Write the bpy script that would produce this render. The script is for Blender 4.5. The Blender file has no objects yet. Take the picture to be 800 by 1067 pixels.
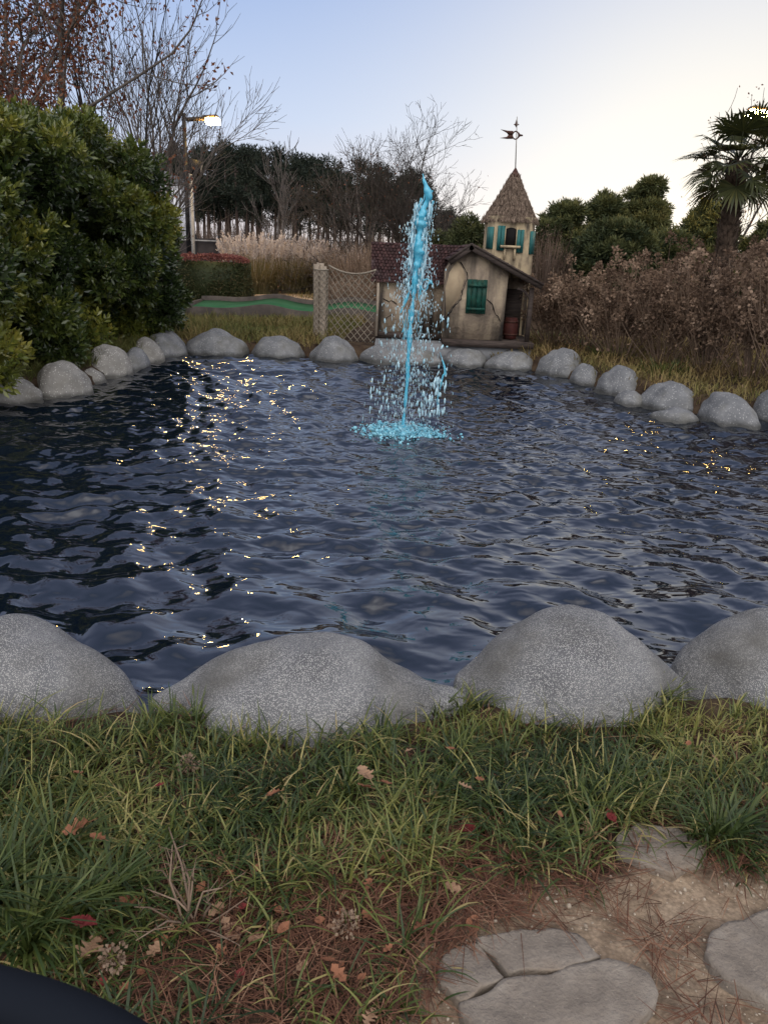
import bpy, math, random
import numpy as np
from mathutils import Matrix
R_ = math.radians
rng = np.random.default_rng(11)
random.seed(11)
scn = bpy.context.scene
COL = scn.collection
# ------------------------------------------------------------------ camera model
CAMZ, PITCH, ROLL, F = 1.55, R_(18.6), R_(2.4), 806.0
CAM = np.array([0., 0., CAMZ])
Fw = np.array([0, math.cos(PITCH), -math.sin(PITCH)])
U0 = np.array([0, math.sin(PITCH), math.cos(PITCH)]); R0 = np.array([1., 0, 0])
Rt = math.cos(ROLL)*R0 + math.sin(ROLL)*U0
Up = -math.sin(ROLL)*R0 + math.cos(ROLL)*U0
def ray(px, py): return Fw*F + Rt*(px-400) + Up*(533.5-py)
def at_z(px, py, z=0.0):
    d = ray(px, py); t = (z-CAMZ)/d[2]; return CAM + d*t
def at_y(px, py, Y):
    d = ray(px, py); return CAM + d*(Y/d[1])
def proj(P):
    Q = np.asarray(P)-CAM; w = Q@Fw
    return np.stack([400+F*(Q@Rt)/w, 533.5-F*(Q@Up)/w], -1)
cam = bpy.data.cameras.new('camera'); camo = bpy.data.objects.new('camera', cam); COL.objects.link(camo)
m = Matrix.Identity(4)
for i in range(3):
    m[i][0], m[i][1], m[i][2], m[i][3] = Rt[i], Up[i], -Fw[i], CAM[i]
camo.matrix_world = m
cam.sensor_width = 36; cam.sensor_fit = 'AUTO'; cam.lens = F/1067*36; cam.clip_start = .02; cam.clip_end = 3000
cam.dof.use_dof = True; cam.dof.focus_distance = 6.0; cam.dof.aperture_fstop = 20
scn.camera = camo
# ------------------------------------------------------------------ object helpers
def link(o, parent):
    COL.objects.link(o)
    if parent: o.parent = parent
def wl(o):
    l = np.zeros(3)
    while o: l = l+np.array(o.location); o = o.parent
    return l
def tag(o, label=None, cat=None, group=None, kind=None):
    if label: o['label'] = label
    if cat: o['category'] = cat
    if group: o['group'] = group
    if kind: o['kind'] = kind
    return o
def thing(name, label, cat, loc, group=None):
    o = bpy.data.objects.new(name, None); o.location = [float(a) for a in loc]; o.empty_display_size = .1
    link(o, None); return tag(o, label, cat, group)
class MB:
    def __init__(s): s.v = []; s.f = []; s.t = []; s.n = 0
    def add(s, v, f, t=0.5):
        v = np.asarray(v, float).reshape(-1, 3)
        if len(v) == 0: return
        s.v.append(v)
        if isinstance(f, np.ndarray): s.f.append(f+s.n)
        else:
            for k in set(len(a) for a in f): s.f.append(np.array([a for a in f if len(a) == k])+s.n)
        t = np.asarray(t, float)
        s.t.append(np.full(len(v), float(t)) if t.ndim == 0 else t); s.n += len(v)
    def box(s, c, d, rz=0, ry=0, rx=0, t=.5):
        q = np.array([[x, y, z] for x in (-.5, .5) for y in (-.5, .5) for z in (-.5, .5)])*np.array(d)
        M = np.array(Matrix.Rotation(rz, 3, 'Z') @ Matrix.Rotation(ry, 3, 'Y') @ Matrix.Rotation(rx, 3, 'X'))
        s.add(q@M.T+np.array(c), np.array([[0, 1, 3, 2], [4, 6, 7, 5], [0, 4, 5, 1], [2, 3, 7, 6], [0, 2, 6, 4], [1, 5, 7, 3]]), t)
    def tube(s, P, r, n=6, t=.5, cap=True, noise=0):
        P = np.asarray(P, float); k = len(P); r = np.broadcast_to(np.asarray(r, float), (k,))
        T = np.gradient(P, axis=0); T /= np.linalg.norm(T, axis=1)[:, None]+1e-9
        ref = np.array([0., 0, 1]) if abs(T[:, 2]).mean() < .8 else np.array([1., 0, 0])
        A = np.cross(T, ref); A /= np.linalg.norm(A, axis=1)[:, None]+1e-9; B = np.cross(T, A)
        a = np.arange(n)*2*math.pi/n
        rr = r[:, None, None]*(1+noise*rng.standard_normal((k, n, 1)))
        V = P[:, None]+rr*(np.cos(a)[None, :, None]*A[:, None]+np.sin(a)[None, :, None]*B[:, None])
        i, j = np.meshgrid(np.arange(k-1), np.arange(n), indexing='ij'); j2 = (j+1) % n
        fs = [np.stack([i*n+j, i*n+j2, (i+1)*n+j2, (i+1)*n+j], -1).reshape(-1, 4)]
        s.add(V.reshape(-1, 3), fs[0], t)
        if cap:
            s.f.append(np.array([list(range(s.n-k*n, s.n-k*n+n))])[:, ::-1]); s.f.append(np.array([list(range(s.n-n, s.n))]))
    def prism(s, poly, axis_vec, t=.5):
        """poly (n,3) planar outline, extruded by axis_vec"""
        P = np.asarray(poly, float); n = len(P); V = np.concatenate([P, P+np.asarray(axis_vec, float)])
        f = [list(range(n))[::-1], list(range(n, 2*n))]+[[i, (i+1) % n, n+(i+1) % n, n+i] for i in range(n)]
        s.add(V, f, t)
    def inst(s, bv, bf, pos, rot, sc, t):
        bv = np.asarray(bv, float); N = len(pos); k = len(bv)
        sc = np.asarray(sc, float)
        q = bv[None]*(sc[:, None, None] if sc.ndim == 1 else sc[:, None, :])
        V = np.einsum('nij,nkj->nki', rot, q)+pos[:, None]
        Fc = (np.asarray(bf)[None]+(np.arange(N)*k)[:, None, None]).reshape(-1, len(bf[0]))
        s.add(V.reshape(-1, 3), Fc, np.repeat(t, k))
    def build(s, name, mat, parent=None, smooth=False, origin=None, kind=None):
        V = np.concatenate(s.v)
        base = wl(parent) if parent else (np.array(origin, float) if origin is not None else np.zeros(3))
        me = bpy.data.meshes.new(name)
        me.vertices.add(len(V)); me.vertices.foreach_set('co', (V-base).astype(np.float32).ravel())
        li = np.concatenate([f.ravel() for f in s.f]); lt = np.concatenate([np.full(len(f), f.shape[1]) for f in s.f])
        ls = np.concatenate([[0], np.cumsum(lt)[:-1]])
        me.loops.add(len(li)); me.loops.foreach_set('vertex_index', li.astype(np.int32))
        me.polygons.add(len(lt)); me.polygons.foreach_set('loop_start', ls.astype(np.int32))
        me.polygons.foreach_set('loop_total', lt.astype(np.int32))
        if smooth: me.polygons.foreach_set('use_smooth', np.ones(len(lt), bool))
        me.update(calc_edges=True); me.validate()
        a = me.attributes.new('tint', 'FLOAT', 'POINT'); a.data.foreach_set('value', np.concatenate(s.t).astype(np.float32))
        me.materials.append(mat)
        o = bpy.data.objects.new(name, me); link(o, parent)
        if not parent: o.location = [float(x) for x in base]
        if kind: o['kind'] = kind
        return o
def unit(a): return a/(np.linalg.norm(a, axis=-1, keepdims=True)+1e-9)
def rotmats(axis, spin=None):
    """matrices whose local Z follows axis, random spin about it"""
    Z = unit(np.asarray(axis, float)); N = len(Z)
    q = unit(rng.standard_normal((N, 3))); X = unit(np.cross(q, Z)); Y = np.cross(Z, X)
    return np.stack([X, Y, Z], -1)
def leaf_cards(mb, P, D, L, W, t, fold=.25):
    N = len(P); D = unit(D); S = unit(np.cross(D, unit(rng.standard_normal((N, 3))))); Nn = np.cross(S, D)
    L = np.broadcast_to(L, (N,))[:, None]; W = np.broadcast_to(W, (N,))[:, None]
    b = P; tip = P+D*L; mid = P+D*L*.5; a = mid+S*W/2+Nn*W*fold; c = mid-S*W/2+Nn*W*fold
    V = np.stack([b, a, tip, c], 1).reshape(-1, 3); k = (np.arange(N)*4)[:, None]
    mb.add(V, np.concatenate([k+[0, 1, 2], k+[0, 2, 3]]), np.repeat(t, 4))
def blades(mb, base, az, th0, kap, L, W, nseg, t):
    N = len(base); L = np.broadcast_to(L, (N,)); W = np.broadcast_to(W, (N,))
    H = np.stack([np.cos(az), np.sin(az), 0*az], -1)
    tw = rng.normal(0, .5, N); S = np.stack([-np.sin(az+tw), np.cos(az+tw), 0*az], -1)
    p = base.copy(); out = []
    for i in range(nseg+1):
        s_ = i/nseg; w = W*(1-s_**2.5)*.5+.0003
        out += [p-S*w[:, None], p+S*w[:, None]]
        th = np.minimum(th0+kap*(s_+.5/nseg), 2.3)
        p = p+(np.sin(th)[:, None]*H+np.cos(th)[:, None]*np.array([0, 0, 1.]))*(L/nseg)[:, None]
    V = np.stack(out, 1); k = (np.arange(N)*2*(nseg+1))[:, None]
    Fs = np.concatenate([k+[2*i, 2*i+1, 2*i+3, 2*i+2] for i in range(nseg)])
    mb.add(V.reshape(-1, 3), Fs, np.repeat(t, 2*(nseg+1)))
def ico(sub=1):
    import bmesh
    b = bmesh.new(); bmesh.ops.create_icosphere(b, subdivisions=sub, radius=1); b.verts.ensure_lookup_table()
    v = np.array([x.co[:] for x in b.verts]); f = np.array([[q.index for q in p.verts] for p in b.faces]); b.free(); return v, f
ICO1, ICO2, ICO3 = ico(1), ico(2), ico(3)
# smooth pseudo-noise from sines
class SN:
    def __init__(s, n=14, lo=.5, hi=3, seed=0, dim=3):
        r = np.random.default_rng(seed); k = unit(r.standard_normal((n, dim)))
        s.k = k*np.exp(r.uniform(math.log(lo), math.log(hi), n))[:, None]*2*math.pi; s.p = r.uniform(0, 6.28, n)
        s.a = 1/np.linalg.norm(s.k, axis=1)**.8; s.a /= math.sqrt((s.a**2).sum()/2)
    def __call__(s, P): return (np.sin(np.asarray(P)@s.k.T+s.p)*s.a).sum(-1)
# ------------------------------------------------------------------ materials
def ramp_node(nt, stops):
    r = nt.nodes.new('ShaderNodeValToRGB'); e = r.color_ramp.elements
    while len(e) > 1: e.remove(e[-1])
    e[0].position = stops[0][0]; e[0].color = (*stops[0][1], 1)
    for p, c in stops[1:]: x = e.new(p); x.color = (*c, 1)
    return r
def mat(name, stops, scale=4., rough=.8, detail=6, bump=0, bscale=None, attr=0.0, translucent=0, spec=.18, coat=0, speck=None, stain=None, metal=0, stretch=None, emit=None, wet=False):
    """ramp colour from noise mixed with the per-vertex tint attribute"""
    m = bpy.data.materials.new(name); m.use_nodes = True; nt = m.node_tree; N = nt.nodes; L = nt.links
    bs = N['Principled BSDF']; out = N['Material Output']
    tc = N.new('ShaderNodeTexCoord'); src = tc.outputs['Object']
    if stretch:
        mp = N.new('ShaderNodeMapping'); mp.inputs['Scale'].default_value = stretch; L.new(src, mp.inputs[0]); src = mp.outputs[0]
    nz = N.new('ShaderNodeTexNoise'); nz.inputs['Scale'].default_value = scale; nz.inputs['Detail'].default_value = detail; nz.inputs['Roughness'].default_value = .6
    L.new(src, nz.inputs['Vector'])
    mr = N.new('ShaderNodeMapRange'); mr.inputs[1].default_value = .28; mr.inputs[2].default_value = .72; L.new(nz.outputs[0], mr.inputs[0])
    fac = mr.outputs[0]
    if attr > 0:
        at = N.new('ShaderNodeAttribute'); at.attribute_name = 'tint'
        mx = N.new('ShaderNodeMix'); mx.inputs[0].default_value = attr; L.new(fac, mx.inputs[2]); L.new(at.outputs['Fac'], mx.inputs[3]); fac = mx.outputs[0]
    rp = ramp_node(nt, stops); L.new(fac, rp.inputs[0]); col = rp.outputs[0]
    if speck:   # (scale, threshold radius, colour, amount)
        vo = N.new('ShaderNodeTexVoronoi'); vo.inputs['Scale'].default_value = speck[0]; L.new(tc.outputs['Object'], vo.inputs['Vector'])
        r2 = ramp_node(nt, [(0, (1, 1, 1)), (speck[1], (1, 1, 1)), (min(speck[1]*1.6, 1), (0, 0, 0))]); L.new(vo.outputs['Distance'], r2.inputs[0])
        sp = N.new('ShaderNodeSeparateColor'); L.new(vo.outputs['Color'], sp.inputs[0])
        gt = N.new('ShaderNodeMath'); gt.operation = 'GREATER_THAN'; gt.inputs[1].default_value = 1-speck[3]; L.new(sp.outputs[0], gt.inputs[0])
        ml = N.new('ShaderNodeMath'); ml.operation = 'MULTIPLY'; L.new(gt.outputs[0], ml.inputs[0]); L.new(r2.outputs[0], ml.inputs[1])
        mx = N.new('ShaderNodeMix'); mx.data_type = 'RGBA'; L.new(ml.outputs[0], mx.inputs[0]); L.new(col, mx.inputs[6]); mx.inputs[7].default_value = (*speck[2], 1); col = mx.outputs[2]
    if stain:   # (scale vec, colour, low, high)
        mp = N.new('ShaderNodeMapping'); mp.inputs['Scale'].default_value = stain[0]; L.new(tc.outputs['Object'], mp.inputs[0])
        n2 = N.new('ShaderNodeTexNoise'); n2.inputs['Scale'].default_value = 1; n2.inputs['Detail'].default_value = 7; L.new(mp.outputs[0], n2.inputs['Vector'])
        m2 = N.new('ShaderNodeMapRange'); m2.inputs[1].default_value = stain[2]; m2.inputs[2].default_value = stain[3]; L.new(n2.outputs[0], m2.inputs[0])
        mx = N.new('ShaderNodeMix'); mx.data_type = 'RGBA'; L.new(m2.outputs[0], mx.inputs[0]); L.new(col, mx.inputs[6]); mx.inputs[7].default_value = (*stain[1], 1); col = mx.outputs[2]
    if wet:   # dark damp stain above the waterline
        ge_ = N.new('ShaderNodeNewGeometry'); sz_ = N.new('ShaderNodeSeparateXYZ'); L.new(ge_.outputs['Position'], sz_.inputs[0])
        wa = N.new('ShaderNodeMath'); wa.operation = 'MULTIPLY_ADD'; wa.inputs[1].default_value = .12; L.new(nz.outputs[0], wa.inputs[0]); L.new(sz_.outputs[2], wa.inputs[2])
        wm = N.new('ShaderNodeMapRange'); wm.inputs[1].default_value = -.12; wm.inputs[2].default_value = -.06; wm.inputs[3].default_value = .75; wm.inputs[4].default_value = 0; L.new(wa.outputs[0], wm.inputs[0])
        mx = N.new('ShaderNodeMix'); mx.data_type = 'RGBA'; L.new(wm.outputs[0], mx.inputs[0]); L.new(col, mx.inputs[6]); mx.inputs[7].default_value = (.035, .034, .03, 1); col = mx.outputs[2]
    L.new(col, bs.inputs['Base Color']); bs.inputs['Roughness'].default_value = rough; bs.inputs['Specular IOR Level'].default_value = spec
    bs.inputs['Coat Weight'].default_value = coat; bs.inputs['Metallic'].default_value = metal
    if bump:
        n3 = N.new('ShaderNodeTexNoise'); n3.inputs['Scale'].default_value = bscale or scale*4; n3.inputs['Detail'].default_value = 8; n3.inputs['Roughness'].default_value = .65; L.new(tc.outputs['Object'], n3.inputs['Vector'])
        bp = N.new('ShaderNodeBump'); bp.inputs['Strength'].default_value = 1; bp.inputs['Distance'].default_value = bump; L.new(n3.outputs[0], bp.inputs['Height']); L.new(bp.outputs[0], bs.inputs['Normal'])
    if translucent:
        tr = N.new('ShaderNodeBsdfTranslucent'); L.new(col, tr.inputs[0]); ms = N.new('ShaderNodeMixShader'); ms.inputs[0].default_value = translucent
        L.new(bs.outputs[0], ms.inputs[1]); L.new(tr.outputs[0], ms.inputs[2]); L.new(ms.outputs[0], out.inputs[0])
    if emit: bs.inputs['Emission Color'].default_value = (*emit[0], 1); bs.inputs['Emission Strength'].default_value = emit[1]
    return m
MT = {}
MT['boulder'] = mat('boulder', [(0, (.085, .085, .09)), (.5, (.145, .145, .15)), (1, (.215, .21, .205))], 3, .8, bump=.012, bscale=38, speck=(330, .36, (.42, .41, .39), .42), stain=((2.6, 2.6, 4), (.075, .07, .062), .45, .72), wet=True)
MT['boulder_far'] = mat('boulder_far', [(0, (.085, .088, .095)), (.5, (.15, .152, .158)), (1, (.24, .24, .24))], 2.5, .85, bump=.02, bscale=14, speck=(60, .3, (.30, .30, .30), .2), stain=((3, 3, 2), (.10, .095, .08), .52, .75), wet=True)
MT['boulder_tan'] = mat('boulder_tan', [(0, (.13, .122, .11)), (.5, (.22, .208, .19)), (1, (.31, .295, .27))], 2.5, .85, bump=.02, bscale=12, speck=(60, .3, (.5, .48, .45), .2), stain=((3, 3, 2), (.13, .12, .10), .52, .75), wet=True)
MT['flag'] = mat('flagstone', [(0, (.13, .108, .09)), (.5, (.22, .185, .152)), (1, (.31, .27, .225))], 7, .8, bump=.016, bscale=34, speck=(160, .25, (.26, .22, .18), .06), stain=((5, 5, 5), (.19, .14, .10), .52, .74))
MT['grass'] = mat('grass_blade', [(0, (.013, .024, .008)), (.3, (.036, .058, .016)), (.55, (.095, .115, .027)), (.78, (.25, .235, .07)), (.92, (.32, .25, .11)), (1, (.24, .15, .08))], 2, .42, attr=.85, translucent=.2, spec=.3)
MT['rough'] = mat('rough_grass', [(0, (.04, .055, .018)), (.4, (.10, .105, .03)), (.7, (.20, .15, .06)), (1, (.17, .10, .055))], .9, .7, attr=.5, translucent=.2)
MT['straw'] = mat('pine_straw', [(0, (.035, .018, .012)), (.35, (.095, .042, .026)), (.65, (.17, .08, .048)), (.88, (.25, .14, .085)), (1, (.34, .24, .16))], 3, .7, attr=.8)
MT['pebble'] = mat('pebble', [(0, (.2, .16, .12)), (1, (.45, .38, .3))], 30, .8, attr=.8)
def leafmat(name, cols, rough=.4, tr=.15, attr=.85, coat=0, scale=2):
    n = len(cols); return mat(name, [(i/(n-1), c) for i, c in enumerate(cols)], scale, rough, attr=attr, translucent=tr, coat=coat, spec=.5 if rough < .5 else .15)
MT['laurel'] = leafmat('laurel_leaf', [(.016, .028, .010), (.04, .06, .015), (.09, .11, .022), (.18, .18, .03), (.30, .25, .05)], .25, .22)
MT['oakleaf'] = leafmat('oak_leaf', [(.07, .024, .016), (.13, .045, .026), (.19, .075, .038), (.17, .09, .05)], .6, .3)
MT['bark_d'] = mat('bark_dark', [(0, (.022, .018, .016)), (1, (.06, .05, .043))], 8, .9, bump=.01)
MT['bark_g'] = mat('bark_grey', [(0, (.055, .045, .04)), (1, (.13, .11, .095))], 6, .9, bump=.01)
MT['pine'] = leafmat('pine_needle', [(.009, .015, .010), (.02, .026, .017), (.045, .045, .028)], .6, .1)
MT['pinebark'] = mat('pine_bark', [(0, (.03, .022, .02)), (1, (.10, .07, .06))], 3, .9)
MT['cedar'] = leafmat('cedar_spray', [(.014, .022, .012), (.032, .043, .02), (.08, .088, .034), (.16, .15, .06)], .55, .15)
MT['brush'] = leafmat('winter_brush', [(.06, .04, .03), (.12, .085, .065), (.2, .15, .12)], .8, .2)
MT['bloom'] = leafmat('dried_bloom', [(.05, .033, .024), (.13, .085, .058), (.25, .172, .12), (.40, .295, .215)], .8, .3)
MT['stem'] = mat('dry_stem', [(0, (.10, .065, .045)), (1, (.25, .18, .13))], 8, .8, attr=.6)
MT['plume'] = leafmat('plume', [(.40, .34, .30), (.58, .50, .45), (.72, .65, .59)], .8, .4)
MT['pampas'] = leafmat('pampas_blade', [(.08, .08, .03), (.17, .14, .06), (.29, .23, .12), (.38, .30, .18)], .6, .3)
MT['hedge'] = leafmat('hedge_leaf', [(.025, .035, .015), (.05, .055, .022), (.10, .075, .035)], .5, .1)
MT['hedgered'] = leafmat('hedge_red_leaf', [(.12, .04, .035), (.2, .07, .06), (.26, .12, .10)], .5, .1)
MT['palm'] = leafmat('palm_frond', [(.016, .022, .008), (.04, .046, .013), (.11, .10, .026)], .45, .25)
MT['palmtrunk'] = mat('palm_trunk', [(0, (.025, .018, .013)), (1, (.09, .062, .045))], 12, .95, bump=.02)
MT['stucco'] = mat('stucco', [(0, (.16, .13, .10)), (.4, (.28, .22, .165)), (.7, (.40, .32, .23)), (1, (.50, .40, .27))], 2.4, .9, bump=.02, bscale=12, stain=((4.5, 4.5, .9), (.055, .047, .042), .44, .66))
MT['towerplaster'] = mat('tower_plaster', [(0, (.22, .175, .12)), (.5, (.36, .285, .185)), (1, (.47, .37, .23))], 4, .9, bump=.012, bscale=16, stain=((7, 7, 2.0), (.08, .065, .05), .5, .66))
MT['shingle'] = mat('shingle', [(0, (.018, .012, .012)), (.5, (.04, .02, .02)), (1, (.09, .045, .042))], 5, .75, attr=.5, bump=.004, bscale=60, stain=((3,3,3),(.10,.07,.07),.6,.8))
MT['thatch'] = mat('thatch', [(0, (.07, .05, .04)), (.5, (.17, .125, .095)), (1, (.33, .25, .19))], 6, .85, attr=.8, translucent=.1)
MT['wood_d'] = mat('dark_timber', [(0, (.02, .016, .014)), (1, (.07, .052, .045))], 6, .8, bump=.004, stretch=(1, 1, 6))
MT['wood_g'] = mat('grey_timber', [(0, (.14, .115, .09)), (1, (.34, .28, .22))], 7, .85, bump=.006, stretch=(3, 3, .5))
MT['green'] = mat('green_paint', [(0, (.004, .022, .018)), (.6, (.007, .045, .034)), (1, (.016, .075, .055))], 7, .55, bump=.003, stain=((9, 9, 5), (.02, .045, .03), .55, .72))
MT['teal'] = mat('teal_paint', [(0, (.015, .07, .07)), (1, (.03, .13, .125))], 7, .55, stain=((9, 9, 5), (.05, .12, .11), .58, .72))
MT['redwood'] = mat('red_paint', [(0, (.03, .010, .009)), (1, (.085, .024, .019))], 8, .7)
MT['metal'] = mat('rusted_metal', [(0, (.03, .015, .012)), (1, (.09, .04, .03))], 20, .6, metal=.3)
MT['mast'] = mat('mast_metal', [(0, (.22, .2, .18)), (1, (.35, .33, .3))], 20, .5, metal=.5)
MT['black'] = mat('black_paint', [(0, (.005, .005, .006)), (1, (.009, .009, .011))], 10, .6)
MT['rail'] = mat('fence_metal', [(0, (.18, .18, .18)), (1, (.28, .28, .28))], 10, .5)
MT['screen'] = mat('screen_cloth', [(0, (.018, .016, .018)), (1, (.035, .03, .03))], 4, .9)
MT['rope'] = mat('rope', [(0, (.15, .13, .10)), (1, (.28, .24, .195))], 40, .9)
MT['carpet'] = mat('green_carpet', [(0, (.022, .075, .036)), (1, (.04, .12, .056))], 2, 1, spec=.05, bump=.003, bscale=80)
MT['board'] = mat('border_board', [(0, (.03, .025, .022)), (1, (.085, .07, .06))], 4, .85)
MT['path'] = mat('tan_path', [(0, (.30, .22, .15)), (1, (.44, .33, .24))], 2, .9)
MT['plinth'] = mat('concrete', [(0, (.10, .105, .115)), (1, (.22, .22, .225))], 4, .9, bump=.01)
MT['pale'] = mat('pale_siding', [(0, (.5, .5, .52)), (1, (.62, .62, .64))], 1, .8)
MT['dark'] = mat('dark_gap', [(0, (.006, .006, .006)), (1, (.014, .012, .012))], 4, .95)
MT['leaf_tan'] = mat('tan_leaf', [(0, (.15, .085, .05)), (1, (.34, .21, .13))], 30, .65, attr=.3)
MT['leaf_red'] = mat('red_leaf', [(0, (.09, .012, .014)), (1, (.20, .035, .032))], 30, .6)
MT['leaf_brown'] = mat('brown_leaf', [(0, (.13, .055, .03)), (1, (.28, .12, .065))], 30, .65, attr=.3)
MT['lamp'] = mat('lit_lamp', [(0, (.9, .8, .6)), (1, (.9, .8, .6))], 1, .4, emit=((1, .62, .18), 190))
MT['housing'] = mat('lamp_housing', [(0, (.03, .022, .015)), (1, (.05, .035, .025))], 5, .5)
def jetmat(name, a, b):
    return mat(name, [(0, a), (1, b)], 45, .12, attr=.45, translucent=.25, spec=.6)
MT['jet'] = jetmat('turquoise_water', (.02, .36, .56), (.25, .70, .85))
MT['spray'] = jetmat('turquoise_spray', (.16, .50, .64), (.75, .88, .92))
MT['foam'] = jetmat('turquoise_foam', (.02, .30, .46), (.40, .76, .86))

# ground material: soil / sand / litter by the mask attribute
def ground_mat():
    m = bpy.data.materials.new('ground'); m.use_nodes = True; nt = m.node_tree; N = nt.nodes; L = nt.links; bs = N['Principled BSDF']
    geo = N.new('ShaderNodeNewGeometry')
    def noise(sc, d=6):
        n = N.new('ShaderNodeTexNoise'); n.inputs['Scale'].default_value = sc; n.inputs['Detail'].default_value = d; L.new(geo.outputs['Position'], n.inputs['Vector']); return n.outputs[0]
    soil = ramp_node(nt, [(.3, (.022, .014, .010)), (.5, (.05, .033, .022)), (.7, (.085, .06, .038))]); L.new(noise(5), soil.inputs[0])
    sand = ramp_node(nt, [(.25, (.14, .10, .07)), (.5, (.25, .185, .13)), (.75, (.34, .26, .185))]); L.new(noise(14, 12), sand.inputs[0])
    at = N.new('ShaderNodeAttribute'); at.attribute_name = 'tint'
    ad = N.new('ShaderNodeMath'); ad.operation = 'ADD'; L.new(at.outputs['Fac'], ad.inputs[0])
    sb = N.new('ShaderNodeMath'); sb.operation = 'MULTIPLY_ADD'; sb.inputs[1].default_value = 1.2; sb.inputs[2].default_value = -.6; L.new(noise(7), sb.inputs[0]); L.new(sb.outputs[0], ad.inputs[1])
    mr = N.new('ShaderNodeMapRange'); mr.inputs[1].default_value = .4; mr.inputs[2].default_value = .6; L.new(ad.outputs[0], mr.inputs[0])
    mx = N.new('ShaderNodeMix'); mx.data_type = 'RGBA'; L.new(mr.outputs[0], mx.inputs[0]); L.new(soil.outputs[0], mx.inputs[6]); L.new(sand.outputs[0], mx.inputs[7])
    vo = N.new('ShaderNodeTexVoronoi'); vo.inputs['Scale'].default_value = 90; L.new(geo.outputs['Position'], vo.inputs['Vector'])
    r3 = ramp_node(nt, [(0, (1.25, 1.25, 1.25)), (.5, (.95, .95, .95)), (1, (.6, .6, .6))]); L.new(vo.outputs['Distance'], r3.inputs[0])
    m4 = N.new('ShaderNodeMix'); m4.data_type = 'RGBA'; m4.blend_type = 'MULTIPLY'; m4.inputs[0].default_value = .8; L.new(mx.outputs[2], m4.inputs[6]); L.new(r3.outputs[0], m4.inputs[7])
    L.new(m4.outputs[2], bs.inputs['Base Color']); bs.inputs['Roughness'].default_value = .95; bs.inputs['Specular IOR Level'].default_value = .1
    bp = N.new('ShaderNodeBump'); bp.inputs['Distance'].default_value = .012; L.new(noise(45, 10), bp.inputs['Height']); L.new(bp.outputs[0], bs.inputs['Normal'])
    return m
def water_mat():
    m = bpy.data.materials.new('pond_water'); m.use_nodes = True; nt = m.node_tree; N = nt.nodes; L = nt.links; bs = N['Principled BSDF']
    bs.inputs['Base Color'].default_value = (.003, .006, .012, 1); bs.inputs['Roughness'].default_value = .012; bs.inputs['IOR'].default_value = 2.05
    geo = N.new('ShaderNodeNewGeometry')
    mp = N.new('ShaderNodeMapping'); mp.inputs['Scale'].default_value = (1, 1.5, 1); L.new(geo.outputs['Position'], mp.inputs[0])
    n1 = N.new('ShaderNodeTexNoise'); n1.inputs['Scale'].default_value = 6.5; n1.inputs['Detail'].default_value = 1.2; n1.inputs['Distortion'].default_value = .3; L.new(mp.outputs[0], n1.inputs['Vector'])
    ds = N.new('ShaderNodeVectorMath'); ds.operation = 'DISTANCE'; L.new(geo.outputs['Position'], ds.inputs[0]); ds.inputs[1].default_value = tuple(FB)
    mr = N.new('ShaderNodeMapRange'); mr.inputs[1].default_value = 1.5; mr.inputs[2].default_value = 6.0; mr.inputs[3].default_value = 1.0; mr.inputs[4].default_value = .12; L.new(ds.outputs['Value'], mr.inputs[0])
    bp = N.new('ShaderNodeBump'); bp.inputs['Distance'].default_value = .036; L.new(mr.outputs[0], bp.inputs['Strength']); L.new(n1.outputs[0], bp.inputs['Height']); L.new(bp.outputs[0], bs.inputs['Normal'])
    return m
# ------------------------------------------------------------------ world + sun
world = bpy.data.worlds.new('World'); scn.world = world; world.use_nodes = True
SUN_AZ, SUN_EL = R_(16), R_(3.0)
nt = world.node_tree; sky = nt.nodes.new('ShaderNodeTexSky'); sky.sky_type = 'NISHITA'; sky.sun_disc = False
sky.sun_elevation = SUN_EL; sky.sun_rotation = SUN_AZ; sky.air_density = 1.0; sky.dust_density = .6; sky.ozone_density = 3.0
BG = nt.nodes['Background']; BG.inputs[1].default_value = .10
tcw = nt.nodes.new('ShaderNodeTexCoord'); nrm = nt.nodes.new('ShaderNodeVectorMath'); nrm.operation = 'NORMALIZE'; nt.links.new(tcw.outputs['Generated'], nrm.inputs[0])
sx = nt.nodes.new('ShaderNodeSeparateXYZ'); nt.links.new(nrm.outputs[0], sx.inputs[0])
def wmath(op, a, b=None, c=None, clamp=False):
    n = nt.nodes.new('ShaderNodeMath'); n.operation = op; n.use_clamp = clamp
    for i, v in enumerate((a, b, c)):
        if v is None: continue
        if isinstance(v, (int, float)): n.inputs[i].default_value = v
        else: nt.links.new(v, n.inputs[i])
    return n.outputs[0]
def wmix(fac, A, B, mode='MIX'):
    n = nt.nodes.new('ShaderNodeMix'); n.data_type = 'RGBA'; n.blend_type = mode; n.clamp_factor = True
    for i, v in ((0, fac), (6, A), (7, B)):
        if isinstance(v, (int, float)): n.inputs[i].default_value = v
        elif isinstance(v, tuple): n.inputs[i].default_value = (*v, 1)
        else: nt.links.new(v, n.inputs[i])
    return n.outputs[2]
rw = ramp_node(nt, [(0, (6.6, 6.0, 6.1)), (.05, (6.1, 6.1, 6.8)), (.14, (4.6, 5.5, 7.3)), (.27, (2.9, 4.0, 6.5)), (.38, (3.5, 4.2, 6.2)), (.5, (3.4, 3.9, 5.6)), (.66, (2.0, 2.4, 3.8)), (.85, (1.5, 1.9, 3.0)), (.94, (4, 4, 4.6)), (1, (9, 9, 9.5))])
nt.links.new(wmath('MAXIMUM', sx.outputs[2], 0), rw.inputs[0])
dt = nt.nodes.new('ShaderNodeVectorMath'); dt.operation = 'DOT_PRODUCT'; nt.links.new(nrm.outputs[0], dt.inputs[0])
ga, ge = R_(23), R_(1)
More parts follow.
